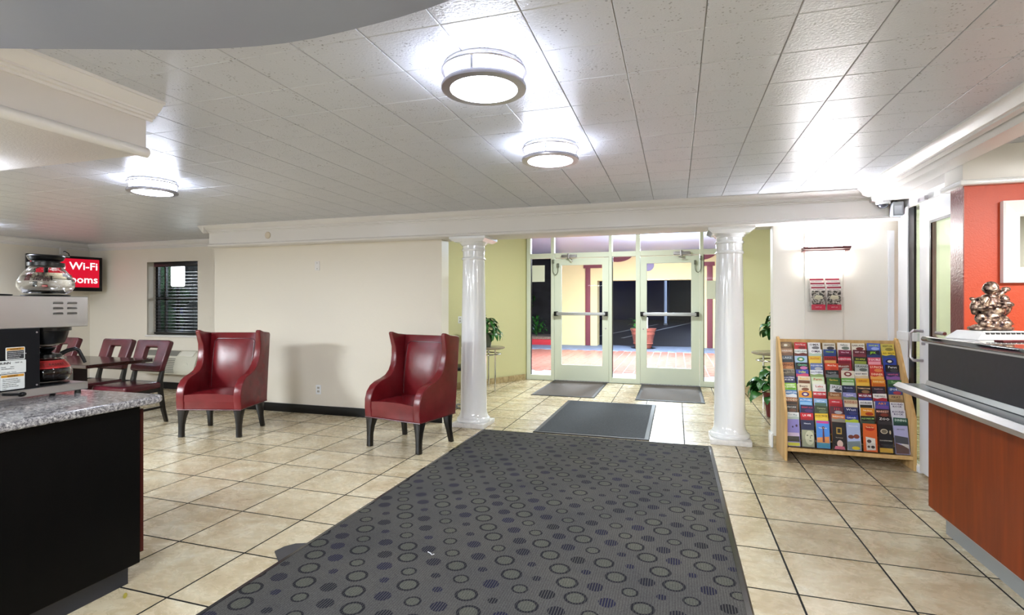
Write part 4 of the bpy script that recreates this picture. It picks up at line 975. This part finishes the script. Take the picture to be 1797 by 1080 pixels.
# tier (top to bottom) x column (left to right): cover colour, words, word colour, second colour
B = {
 1: [('#6b5138', '', '#ffffff', '#8d7a5e'), ('#c0242a', 'ROUTE 66', '#f2e6e6', '#7c1116'), ('#e9e9ec', 'OMA', '#3a2d33', '#77757a'), ('#d9d6c8', 'GRAPEVINE', '#5d5140', '#3d3f4a'), ('#ecebe2', 'Gallery', '#445347', '#6c7c6e'), ('#e8e4d2', 'GARLAND', '#5b3a2c', '#6e2a20'), ('#4a62b8', 'SAVE BIG', '#d6ea4a', '#9fb0e8'), ('#c9b95a', 'VISITOR', '#2a2618', '#8d7f36')],
 2: [('#a9856a', 'RAILROAD', '#f0ece6', '#7c5a44'), ('#e6e9e6', 'OAKLAND', '#5b6a63', '#6a2a22'), ('#eceef0', 'OMA', '#4a2f55', '#b9d0c2'), ('#2c4c8e', 'National', '#a8d24a', '#28407a'), ('#7a2040', 'Wine Trail', '#e8c8d6', '#5a1430'), ('#5a1c2a', 'VISIT OUR', '#e0c4c8', '#7c3040'), ('#10162a', 'JFK', '#a6e22c', '#24386a'), ('#dfc23a', 'GO WILD', '#2a2408', '#2f4a7c')],
 3: [('#4d5a66', 'LAKE', '#b9c4cc', '#2c333c'), ('#a8c6e0', '', '#ffffff', '#3a8a58'), ('#e0b63a', 'Food Tour', '#b8401c', '#e8cf5a'), ('#a01c24', 'TEXAS', '#3c2a1a', '#d6a35a'), ('#b01c3c', 'DENTON', '#f4e6ea', '#7a1028'), ('#23271c', 'BIG APPLE', '#c8d84a', '#8a9a3c'), ('#c8526a', 'TOURS', '#fbe8ec', '#e8a0ae'), ('#2c44a8', '', '#ffffff', '#141a44')],
 4: [('#a86a3c', 'RANCH', '#4c2410', '#c48a5a'), ('#16181c', 'Cinema', '#7cd0a0', '#c878a8'), ('#5a6fa8', 'AQUARIUM', '#dfe4ee', '#b9bcc4'), ('#d8502c', 'Most Fun', '#fbe9dc', '#c43c1c'), ('#7c2a24', 'Museum', '#ddd4cc', '#9aa09a'), ('#b9c0bc', 'GRAND', '#2c302c', '#5c6460'), ('#c8342c', 'LUNCH', '#fbe0c8', '#e08a4a'), ('#15161a', 'Perot', '#e8e8ea', '#3c3e44')],
 5: [('#8c8474', 'METRO', '#2c2a26', '#5c564a'), ('#3a48a8', 'Dallas', '#d8e84a', '#c8486c'), ('#dfe4ea', 'SOUTHERN', '#2c3a6c', '#8ea86a'), ('#1c1e22', 'Legends', '#9aa0a4', '#6c7074'), ('#ddd6c4', '', '#ffffff', '#7a2c28'), ('#e6e4dc', 'BODY MAPS', '#2c2a2a', '#d8c8a8'), ('#c83c2c', 'DINNER', '#fbe6c8', '#e8b05a'), ('#38305c', 'NIGHTLIFE', '#e06a9c', '#8c5ca8')],
 6: [('#28305a', 'SCOUTING\nMUSEUM', '#e0e4f0', '#28305a'), ('#d8ccb0', 'Ranch', '#e0b04a', '#6c3c1c'), ('#c8dcb0', 'Farm', '#c8342c', '#e8ecd8'), ('#2c5a2c', 'Gardens', '#d8c04a', '#4c6c2c'), ('#6ca84a', 'BOTANICAL', '#ecf4e4', '#c8dcb8'), ('#e0a42c', 'Sunflowers', '#a8401c', '#e8bc4a'), ('#dc8a1c', 'HARVEST', '#fbe8a8', '#c8641c'), ('#3c6c3c', 'Trail', '#b8d8a8', '#284a28')],
 7: [('#8cc83c', 'GREEN\nCENTER', '#f4fbe4', '#6ca82c'), ('#e0d4bc', 'Bears', '#5c3424', '#7c4c34'), ('#e8e8e2', 'Lake', '#b83c3c', '#c8ccc8'), ('#d4d8dc', 'JAZZ', '#16181c', '#3a3e48'), ('#1c2440', 'Fireworks', '#a8b0d0', '#2c3860'), ('#1c1a1c', 'TOMBSTONE', '#e0c098', '#8c6a4a'), ('#26202c', 'Steakhouse', '#b8a0a8', '#4c3040'), ('#2c4a8c', 'SPORTS', '#e8ecf8', '#a83c4c')],
 8: [('#4c7cb0', 'CANYON', '#e8f0f8', '#dfe8f0'), ('#e09a2c', '', '#ffffff', '#4c2468'), ('#c02430', 'MUSEUM', '#f8e4e6', '#98141e'), ('#8c5a34', 'Desert', '#e0c8a0', '#b07c4c'), ('#8c8cc0', 'Airfield', '#e8e8f4', '#6c7c5c'), ('#7c1c2c', 'MUSEUM', '#e8ecf8', '#2c3c8c'), ('#e4e0dc', 'THE HALL', '#4c4848', '#a82838'), ('#b0946a', "PIKA'S", '#3c2c18', '#8c7450')],
 9: [('#9c6c48', 'RODEO', '#e8d8c0', '#3a2c24'), ('#3c8cd0', 'ACTORS', '#eef6fc', '#8cc0e8'), ('#8cb4dc', 'Gulf Coast', '#f4f8fc', '#4c6c5c'), ('#c0303c', 'wildflowers', '#f4d8dc', '#a01c28'), ('#c8b090', 'RODEO', '#a0402c', '#e0d4b8'), ('#e0e2e4', 'HORSES', '#3a3c40', '#2c2e28'), ('#3c4ca0', 'ART', '#e08a2c', '#6c4ca0'), ('#dcdce4', 'ROUND\nROCK', '#3c3060', '#dcdce4')],
 10: [('#3c3a38', 'AFRICAN', '#c8c8c4', '#6c4c3c'), ('#28244c', 'NIGHT OUT', '#c83c5c', '#4c2c6c'), ('#3c4a34', 'Caverns', '#a8b08c', '#5c6a4c'), ('#5a2c38', '111', '#e0404c', '#a8aab0'), ('#28305c', 'West', '#d4d8e8', '#3c447c'), ('#dc962c', 'Palm Beach', '#fbe9c8', '#a83c1c'), ('#3c1c1c', 'MARKET', '#e8b8a0', '#7c3424'), ('#d8d8e4', 'ROUND\nROCK', '#40306a', '#d8d8e4')],
 11: [('#dfe4e4', 'Zoo Map', '#8ca0a0', '#b8c8c0'), ('#c8202c', 'LA VIE', '#fbeef0', '#a8141e'), ('#dcb82c', 'FOOD TRUCK', '#2c240c', '#e8cc4a'), ('#c8743c', 'RAILROAD', '#f4ece0', '#8c8478'), ('#2c3c8c', 'Colorado', '#f0f4fc', '#b8cc3c'), ('#15181a', 'AQUARIUM', '#a8d078', '#3c4a3c'), ('#121214', 'ZOO', '#e8e8e4', '#2c2c30'), ('#28584c', 'DINING', '#d8e8e0', '#1c4038')],
 12: [('#8c84c8', '', '#ffffff', '#3c3c2c'), ('#20284a', 'Historic', '#d8e0f0', '#a8ac8c'), ('#4c8cdc', 'Texas Tower', '#fbecd8', '#c83c8c'), ('#1c1a1a', 'The Portrait', '#a89c8c', '#c8a03c'), ('#a8b8dc', 'Waterworks', '#f4f8fc', '#8c4c38'), ('#d8642c', 'Family Fun', '#fbe0a8', '#e8a02c'), ('#16181c', 'CLOCKWORKS', '#c8c4b8', '#d8b03c'), ('#a8a8d0', 'Hill Country', '#4c5a5c', '#4c4c58')]}
ORD = ['first', 'second', 'third', 'fourth', 'fifth', 'sixth', 'seventh', 'eighth', 'ninth', 'tenth', 'eleventh', 'bottom']
import colorsys
def cname(h):
    r, g, b = [int(h[i:i+2], 16)/255 for i in (1, 3, 5)]; hh, l, s = colorsys.rgb_to_hls(r, g, b)
    if l < .14: return 'black'
    if s < .18: return 'white' if l > .8 else 'grey' if l > .3 else 'charcoal'
    if l > .82: return 'cream'
    hd = hh*360
    n = 'red' if hd < 14 or hd > 345 else 'orange' if hd < 36 else 'yellow' if hd < 62 else 'green' if hd < 165 else 'teal' if hd < 195 else 'blue' if hd < 250 else 'purple' if hd < 300 else 'pink'
    if n == 'orange' and (l < .48 and s < .6): n = 'brown'
    if n == 'orange' and s < .45: n = 'tan'
    return ('dark ' if l < .3 else 'light ' if l > .68 else '')+n
bw_, bh_ = .101, .229
cov = {}
TLT = math.radians(11)
for row in range(1, 13):
    k = NR-row
    for c, (bg, tx, tc, c2) in enumerate(B[row]):
        x = .915+P_*(c+.5)+random.uniform(-.003, .003); y = y0b+dyb*k; z = z0b+dzb*k+random.uniform(0, .005)
        b = bpy.data.objects.new('brochure', None); COL.objects.link(b); b.location = (x, y, z)
        b.rotation_euler = (-TLT, random.uniform(-.03, .03), 0)
        if (row, c) in ((7, 3), (4, 4)): b.rotation_euler = (-TLT, .1 if row == 7 else -.08, 0)
        rowtxt = 'in the top tier' if row == 1 else 'in the bottom tier' if row == 12 else 'in the %s tier down' % ORD[row-1]
        coltxt = 'at the left end' if c == 0 else 'at the right end' if c == 7 else '%s from the left' % ORD[c]
        tag(b, '%s brochure %s, %s of the oak rack' % (cname(bg), coltxt, rowtxt), 'brochure', 'brochures in the oak rack')
        me = cov.get(bg)
        if not me: me = cov[bg] = MB().box(-bw_/2, bw_/2, -.0015, .0015, 0, bh_).mesh('cover', flat(bg), 0)
        o = bpy.data.objects.new('cover', me); COL.objects.link(o); o.parent = b
        yy = -.0021
        def patch(nm, pts, col, dy=0.): MB().prism(pts, -.0019-dy, -.0013, 'y').obj(nm, flat(col), b, 0)
        def disc_(cx, cz, rx, rz, col, dy=.0003, n=18): patch('picture', [(cx+rx*math.cos(2*PI*q/n), cz+rz*math.sin(2*PI*q/n)) for q in range(n)], col, dy)
        if row < 12:
            vt = row % 3
            if c2 != bg:
                if tx == '':
                    disc_(0, bh_-.03, .03 if c else .04, .02, c2)
                    disc_(0, bh_-.03, .016, .01, '#e4e0d0', .0006, 12)
                elif vt == 0: patch('picture', [(-.045, bh_-.062), (.045, bh_-.062), (.045, bh_-.036), (-.045, bh_-.036)], c2)
                elif vt == 1: disc_(.012, bh_-.048, .03, .014, c2)
                else: patch('picture', [(-.05, bh_-.066), (.05, bh_-.066), (.05, bh_-.04), (.02, bh_-.032), (-.02, bh_-.042), (-.05, bh_-.035)], c2)
            if tx:
                ln = max(len(q) for q in tx.split('\n')); sz = min(.026, .15/ln) if '\n' not in tx else .019
                text(tx, sz, flat(tc), b, (0, yy-.0006, bh_-.021 if '\n' not in tx else bh_-.026), name='title', ext=.0002, bold=.0004, sx=min(1.25, .088/(sz*ln*.62)), res=1)
        else:
            if tx: text(tx, min(.018, .13/len(tx)), flat(tc), b, (0, yy-.0006, bh_-.03 if c not in (2, 6, 3) else (.168 if c == 2 else .10)), name='title', ext=.0002, bold=.0003, res=1)
            H = bh_; a = bw_/2-.004
            if c == 0:
                patch('picture', [(-a, .04), (a, .04), (a, .085), (-a, .085)], '#3c3a2c'); patch('picture', [(-a, .085), (a, .085), (a, .115), (-a, .115)], '#c8b8d0'); patch('picture', [(-a, .004), (a, .004), (a, .032), (-a, .032)], '#c8c83c')
                disc_(.03, .175, .008, .011, '#4c2c48'); disc_(0, .165, .006, .008, '#38284c')
            elif c == 1:
                patch('picture', [(-a, .004), (a, .004), (a, .145), (-a, .145)], '#9ca084'); disc_(.012, .08, .034, .06, '#c4c6aa'); disc_(-.004, .10, .008, .004, '#3a3c30', .0006); disc_(.028, .10, .007, .004, '#3a3c30', .0006); disc_(.018, .055, .012, .003, '#4c4e3e', .0006)
                patch('picture', [(.014, .10), (.02, .10), (.024, .075), (.014, .075)], '#8c8e74', .0006)
            elif c == 2:
                patch('picture', [(-a, H-.022), (a, H-.022), (a, H-.003), (-a, H-.003)], '#c83c8c'); patch('picture', [(-a, .045), (a, .045), (a, .10), (-a, .085)], '#dc9050'); patch('picture', [(-.006, .05), (.012, .05), (.008, .16), (-.002, .16)], '#5c3040', .0004); disc_(.003, .17, .012, .012, '#5c3040', .0005); patch('picture', [(-a, .004), (a, .004), (a, .045), (-a, .045)], '#3c8ca8')
            elif c == 3:
                patch('picture', [(-.02, .13), (.02, .13), (.02, .185), (-.02, .185)], '#b09040'); patch('picture', [(-.012, .14), (.012, .14), (.012, .175), (-.012, .175)], '#2c241c', .0005); disc_(.005, .05, .022, .03, '#e0c4b8'); patch('picture', [(-.038, .004), (.042, .004), (.036, .03), (-.03, .03)], '#c86a80', .0005)
            elif c == 4:
                disc_(-.02, .11, .022, .016, '#6c3428'); disc_(.02, .115, .022, .018, '#7c3c2c'); patch('picture', [(-a, .004), (a, .004), (a, .08), (-a, .07)], '#7c8c90'); disc_(.012, .02, .03, .014, '#e0cc2c', .0006)
            elif c == 5:
                disc_(.0, .19, .035, .02, '#b8301c'); patch('picture', [(-.028, .01), (.038, .016), (.036, .11), (-.032, .12)], '#d8d4cc'); disc_(-.008, .085, .016, .014, '#4c3c3c', .0006); disc_(.018, .04, .014, .012, '#383434', .0006); disc_(-.012, .04, .01, .01, '#5c4c44', .0006)
            elif c == 6:
                disc_(-.008, .175, .026, .02, '#c8bca0'); disc_(-.008, .175, .020, .015, '#6c6454', .0006); disc_(.035, .17, .006, .016, '#c8bca0'); patch('picture', [(-a, .004), (a, .004), (a, .04), (-a, .04)], '#c8a038')
            else:
                patch('picture', [(-a, .09), (a, .08), (a, .135), (-a, .15)], '#44464e'); patch('picture', [(-a, .004), (a, .004), (a, .055), (-a, .09)], '#5c3c34'); patch('picture', [(.0, .075), (a, .045), (a, .08), (-.01, .085)], '#c8c4c0', .0005)

# =================================================================== PLANTS AND TABLES IN THE VESTIBULE
def leafmesh(L, W_, mat, droop=.25):
    mb = MB(); R_ = []
    for i in range(6):
        t = i/5; w_ = W_*math.sin(PI*min(1, t*.92+.06))**.8; z = .25*L*math.sin(t*PI*.8)-droop*L*t*t
        R_.append([mb.bm.verts.new((-w_/2, t*L, z+.12*w_)), mb.bm.verts.new((0, t*L, z)), mb.bm.verts.new((w_/2, t*L, z+.12*w_))])
    for A_, B_ in zip(R_, R_[1:]):
        for k in range(2): mb.bm.faces.new((A_[k], A_[k+1], B_[k+1], B_[k]))
    return mb.mesh('leaf', mat, 60)
def plant(name, label, loc, pot, potmat, n, L, W_, spread, hgt, lm, cascade=0, seed=1):
    rnd = random.Random(seed)
    r = thing(name, label, 'plant', loc)
    MB().lathe(pot, n=28).obj('pot', potmat, r, 40)
    top = pot[-1]; MB().lathe([(top[0]-.01, top[1]-.03), (top[0]-.01, top[1]-.012)], n=20).obj('soil', SOIL, r)
    me = leafmesh(L, W_, lm)
    stm = MB()
    for k in range(n):
        a = rnd.uniform(0, 2*PI); q = rnd.random()**.6; rad = spread*q; z = top[1]+hgt*(1-q**1.5)*rnd.uniform(.6, 1)+.01-cascade*(rad/spread)**3*rnd.random()
        p = Vector((rad*math.cos(a), rad*math.sin(a), z))
        o = bpy.data.objects.new('leaf', me); COL.objects.link(o); o.parent = r
        o.location = p; o.rotation_euler = (rnd.uniform(-.5, .25)-.6*q, rnd.uniform(-.5, .5), a-PI/2+rnd.uniform(-.5, .5)); s = rnd.uniform(.7, 1.15); o.scale = (s, s, s)
        stm.tube([(0, 0, top[1]-.02), (p.x*.5, p.y*.5, top[1]+(z-top[1])*.7+.03), tuple(p)], .0035, 5)
    stm.obj('stems', LEAF, r)
    return r
def side_table(label, x, y, z, rt):
    r = thing('side_table', label, 'table', (x, y, 0))
    TT = M('table_top_taupe', '#8b7f6c', .25)
    MB().lathe([(rt-.02, z-.03), (rt, z-.02), (rt, z-.005), (rt-.01, z)], n=40).obj('top', TT, r)
    P = [((rt-.06)*math.cos(2*PI*k/28), (rt-.06)*math.sin(2*PI*k/28), z-.11) for k in range(29)]
    MB().tube(P, .011, 8).obj('ring', CHROME, r)
    for k in range(3):
        a = k*2*PI/3-.45
        MB().tube([((rt-.085)*math.cos(a), (rt-.085)*math.sin(a), .0), ((rt-.085)*math.cos(a), (rt-.085)*math.sin(a), z-.02)], .012, 10).obj('leg', CHROME, r)
    return r
side_table('small round side table with chrome legs behind the left column', -2.88, 7.83, .68, .32)
plant('potted_plant', 'leafy green plant in a grey pot on the left vestibule table', (-2.88, 7.83, .6805), [(.09, 0), (.10, .005), (.135, .2), (.14, .22)], POTG, 90, .17, .065, .21, .27, LEAF, .06, 3)
side_table('round side table half hidden by the right wall pier', 1.28, 7.65, .72, .32)
plant('hanging_plant', 'trailing green plant seen above the right vestibule table', (1.33, 7.62, .7205), [(.09, 0), (.10, .005), (.11, .30), (.115, .32)], POTG, 80, .12, .10, .22, .24, LEAF2, .14, 5)
plant('potted_plant', 'bushy green plant in a dark red pot on the vestibule floor', (1.13, 6.98, 0), [(.08, 0), (.09, .005), (.12, .2), (.14, .30)], M('oxblood_pot', '#6e2028', .25), 90, .15, .10, .24, .28, LEAF2, .08, 8)
# dark side chair and cables behind the column
bc = thing('side_chair', 'black side chair half hidden behind the right armchair and column', 'chair', (-3.08, 6.95, 0), 1.9)
MB().box(-.23, .23, -.23, .23, .42, .47).bevel(.015).obj('seat', BLK, bc)
MB().box(-.22, .22, .2, .25, .5, .92).bevel(.015).obj('backrest', BLK, bc)
for sx in (-1, 1):
    for sy in (-1, 1): MB().tube([(sx*.2, sy*.2, .42), (sx*.23, sy*.24, 0)], .014, 8).obj('leg', BLK, bc)
P = []
for k in range(60):
    a = k*.42; rr = .14+.03*math.sin(k*.9); P.append((rr*math.cos(a), rr*1.1*math.sin(a), .008+.004*(k % 5)))
tag(MB().tube(P, .006, 6).obj('cable_coil', M('grey_cable', '#77787a', .5), None, loc=(-2.64, 6.45, 0)), 'coil of grey cable on the floor behind the left column', 'cable')

# =================================================================== OUTSIDE
tag(MB().box(-14, 14, 9.26, 60, -.08, -.03).box(-14, -5.9, 6.66, 9.26, -.08, -.03).obj('parking_ground', M('night_asphalt', '#191b2a', .55, var=(3, .2))), 'dark asphalt of the parking lot beyond the porch', 'ground', kind='structure')
PV = NT('red_paver'); g = PV.n('ShaderNodeNewGeometry'); n = PV.n('ShaderNodeTexNoise', i_Scale=9., i_Detail=2.); PV.l(g.outputs['Position'], n.inputs[0])
PV.l(PV.ramp(n.outputs[0], [(.3, lin('#a06054')), (.7, lin('#b88074'))]), PV.b.inputs['Base Color']); PV.b.inputs['Roughness'].default_value = .35; PV = PV.m
pb = struct('floor_porch', MB().box(-6, 3, 9.26, 17.4, -.07, -.012), M('pale_mortar', '#cfc6c4', .8), smooth=0)
cnt = 0; mbp = MB(); pm = MB().box(.006, .194, .006, .394, -.02, -.004).mesh('paver', PV, 0)
for i in range(-24, 10):
    for j in range(13):
        x = i*.2; y = 10.45+j*.4+(.2 if i % 2 else 0)
        if y > 15.3: continue
        vis = inframe(x+.1, y+.2, 0, 0) and -2.9 < x < 1.2
        if vis and cnt < 290: o = bpy.data.objects.new('paver', pm); COL.objects.link(o); o.parent = pb; o.location = (x, y, 0); cnt += 1
        else: mbp.box(x+.006, x+.194, y+.006, y+.394, -.02, -.004)
o = mbp.obj('far_pavers', PV, pb, 0); o['kind'] = 'stuff'
tag(MB().box(-6, 3, 15.6, 17.4, -.013, .02).obj('kerb', M('grey_blue_concrete', '#74829c', .6, var=(6, .1)), pb, 0), 'grey concrete kerb band')
MB().box(-6, 3, 9.95, 10.42, -.013, -.002).obj('concrete_band', M('pale_concrete', '#d8d4cc', .5, var=(40, .1)), pb, 0)
MB().box(-2.6, .9, 9.28, 9.93, -.013, .004).obj('entry_grate', mat_ribbed('grate_mat', '#7c7478', '#c8c0c0', .05, 0), pb, 0)
# porch building
YO = wall_mat('yellow_stucco', '#ead8a2', .7); BUR = M('burgundy_trim', '#7a3a44', .6)
pw = thing('porch_wall', 'pale yellow porch wall with burgundy trim beyond the doors', 'wall', (0, 17.1, 0))
MB().box(-3.66, -2.42, 0, .5, .02, 3.6).obj('pier', YO, pw)
MB().box(.60, 5.0, 0, .5, .02, 3.6).obj('pier', YO, pw)
MB().box(-2.42, .60, 0, .5, 2.11, 3.6).obj('header', YO, pw)
MB().box(-2.80, -2.64, -.04, 0, .02, 2.62).bevel(.01).obj('trim_post', BUR, pw); MB().box(-2.86, -2.27, -.05, 0, 2.52, 2.64).bevel(.01).obj('trim_cap', BUR, pw)
MB().box(.90, 1.06, -.04, 0, .02, 2.62).bevel(.01).obj('trim_post', BUR, pw); MB().box(.76, 1.12, -.05, 0, 2.52, 2.64).bevel(.01).obj('trim_cap', BUR, pw)
for cx_ in (-1.77, .70): MB().prism([(cx_+.5*math.cos(PI+PI*q/14), 3.0+.30*math.sin(PI+PI*q/14)) for q in range(15)], -.05, 0, 'y').obj('scallop', BUR, pw)
MB().lathe([(.19, 0), (.19, .03)], n=24, mat=Matrix.Translation((-.84, 0, 2.58)) @ Matrix.Rotation(PI/2, 4, 'X')).obj('round_plaque', M('lilac_plaque', '#8c84a8', .6, bump=(60, .4, .01)), pw)
struct('ceiling_porch', MB().hexa([(-6, 9.3, 3.0), (5, 9.3, 3.0), (5, 17.5, 3.02), (-6, 17.5, 3.02)], [(-6, 9.3, 3.1), (5, 9.3, 3.1), (5, 17.5, 3.12), (-6, 17.5, 3.12)]), wall_mat('porch_ceiling', '#bfd0ec', .4))
struct('wall_porch_side', MB().box(-5.4, -5.2, 9.3, 13.2, 0, 3.1), M('dark_stucco', '#4a4a58', .7))
pt = thing('terracotta_planter', 'terracotta planter with small shrub standing outside the right door', 'planter', (-.95, 16.55, .02))
MB().lathe([(.24, 0), (.25, .02), (.27, .12), (.30, .14), (.285, .16), (.33, .40), (.345, .42), (.35, .50), (.37, .52), (.39, .60), (.36, .60)], n=32).obj('pot', TERRA, pt, 30)
MB().lathe([(.36, -.018), (.38, .0)], n=32).obj('saucer', M('pot_saucer', '#5a3038', .6), pt)
me = leafmesh(.22, .09, LEAF2)
for k in range(26):
    o = bpy.data.objects.new('leaf', me); COL.objects.link(o); o.parent = pt; o.location = (-.12+random.uniform(-.15, .12), random.uniform(-.12, .12), .58+random.uniform(0, .3)); o.rotation_euler = (random.uniform(-.3, 1), random.uniform(-.5, .5), random.uniform(0, 6.28))
MB().box(.02, .14, -.05, .05, .58, .93).bevel(.004).obj('white_sign', SATIN, pt)
lp_ = thing('lamp_post', 'thin pale lamp post in the dark parking lot', 'post', (-.66, 36.8, -.03))
MB().tube([(0, 0, 0), (0, 0, 6)], .09, 8).obj('pole', M('glowing_pole', '#c8d0dc', .5, emit='#8090b0', es=.25), lp_); MB().box(-.12, .12, -.12, .12, 0, .12).obj('footing', ALU, lp_)  # the shaft has a faint glow of its own, standing in for light on it
for i, (a, b, ww) in enumerate((((-2.1, 22), (1.6, 45), .12), ((-3.6, 20), (-1.2, 38), .1))):
    d = (Vector(b)-Vector(a)).normalized(); nrm = Vector((-d.y, d.x))*ww/2
    pp = [Vector(a)-nrm, Vector(b)-nrm, Vector(b)+nrm, Vector(a)+nrm]
    tag(MB().prism([tuple(p) for p in pp], -.031, -.026, 'z').obj('parking_stripe', M('stripe_paint', '#c8ccc8', .6)), ('long pale parking stripe right of the planter', 'faint pale parking stripe left of the planter')[i], 'stripe')
tag(MB().box(-14, -.6, 46.9, 47.9, 0, 7).obj('far_building', M('dark_violet_wall', '#20224a', .7, var=(.5, .3))), 'dark building far across the parking lot on the left', 'building')
tag(MB().box(-.55, 12, 46, 47, 0, 7).obj('far_building', M('black_green_wall', '#14181c', .7, var=(.6, .5))), 'nearly black building far across the lot behind the lamp post', 'building')
tag(MB().box(1.2, 1.9, 40, 40.5, 0, 1.6).obj('white_bollard', SATIN), 'small white upright sign far out in the parking lot', 'sign')
pk = thing('red_kerb_planter', 'planting bed with red kerb outside the left pane', 'planter', (-4.9, 17.2, -.01))
MB().box(-1.3, .98, -.3, 0, 0, .2).bevel(.05, 3).obj('red_kerb', M('red_paint', '#c8323c', .4), pk)
MB().box(-1.3, .9, 0, 1.9, 0, .26).obj('gravel_bed', speck_mat('gravel', '#6a5248', '#b09a8a', 40., .4, .6), pk)
for s, (bx, by, bz) in enumerate(((.25, .7, .3), )):
    for k in range(46):
        o = bpy.data.objects.new('leaf', me); COL.objects.link(o); o.parent = pk; a = random.uniform(0, 6.28); q = random.random()
        o.location = (bx+.33*q*math.cos(a), by+.3*q*math.sin(a), bz+random.uniform(.0, .62)*(1-.4*q)); o.rotation_euler = (random.uniform(-.2, 1.1), 0, a-PI/2)
    MB().tube([(bx, by, .2), (bx, by, .7)], .02, 6).obj('stem', LEAF, pk)
tag(MB().box(-7.5, -4.1, 20.2, 20.6, 0, 4).obj('planter_wall', M('charcoal_wall', '#3c3c44', .8, var=(4, .3))), 'charcoal wall behind the red-kerbed planting bed', 'wall')
tr = thing('garden_bush', 'dim green bush against the charcoal wall outside', 'bush', (-5.6, 19.6, 0))
for k in range(60):
    o = bpy.data.objects.new('leaf', me); COL.objects.link(o); o.parent = tr; o.location = (random.uniform(-.45, .3), random.uniform(-.2, .2), random.uniform(.9, 2.6)); o.rotation_euler = (random.uniform(-1, 1), 0, random.uniform(0, 6.28)); o.scale = (1.4, 1.4, 1.4)
MB().tube([(0, 0, 0), (0, 0, 2.3)], .03, 6).obj('stem', LEAF, tr)
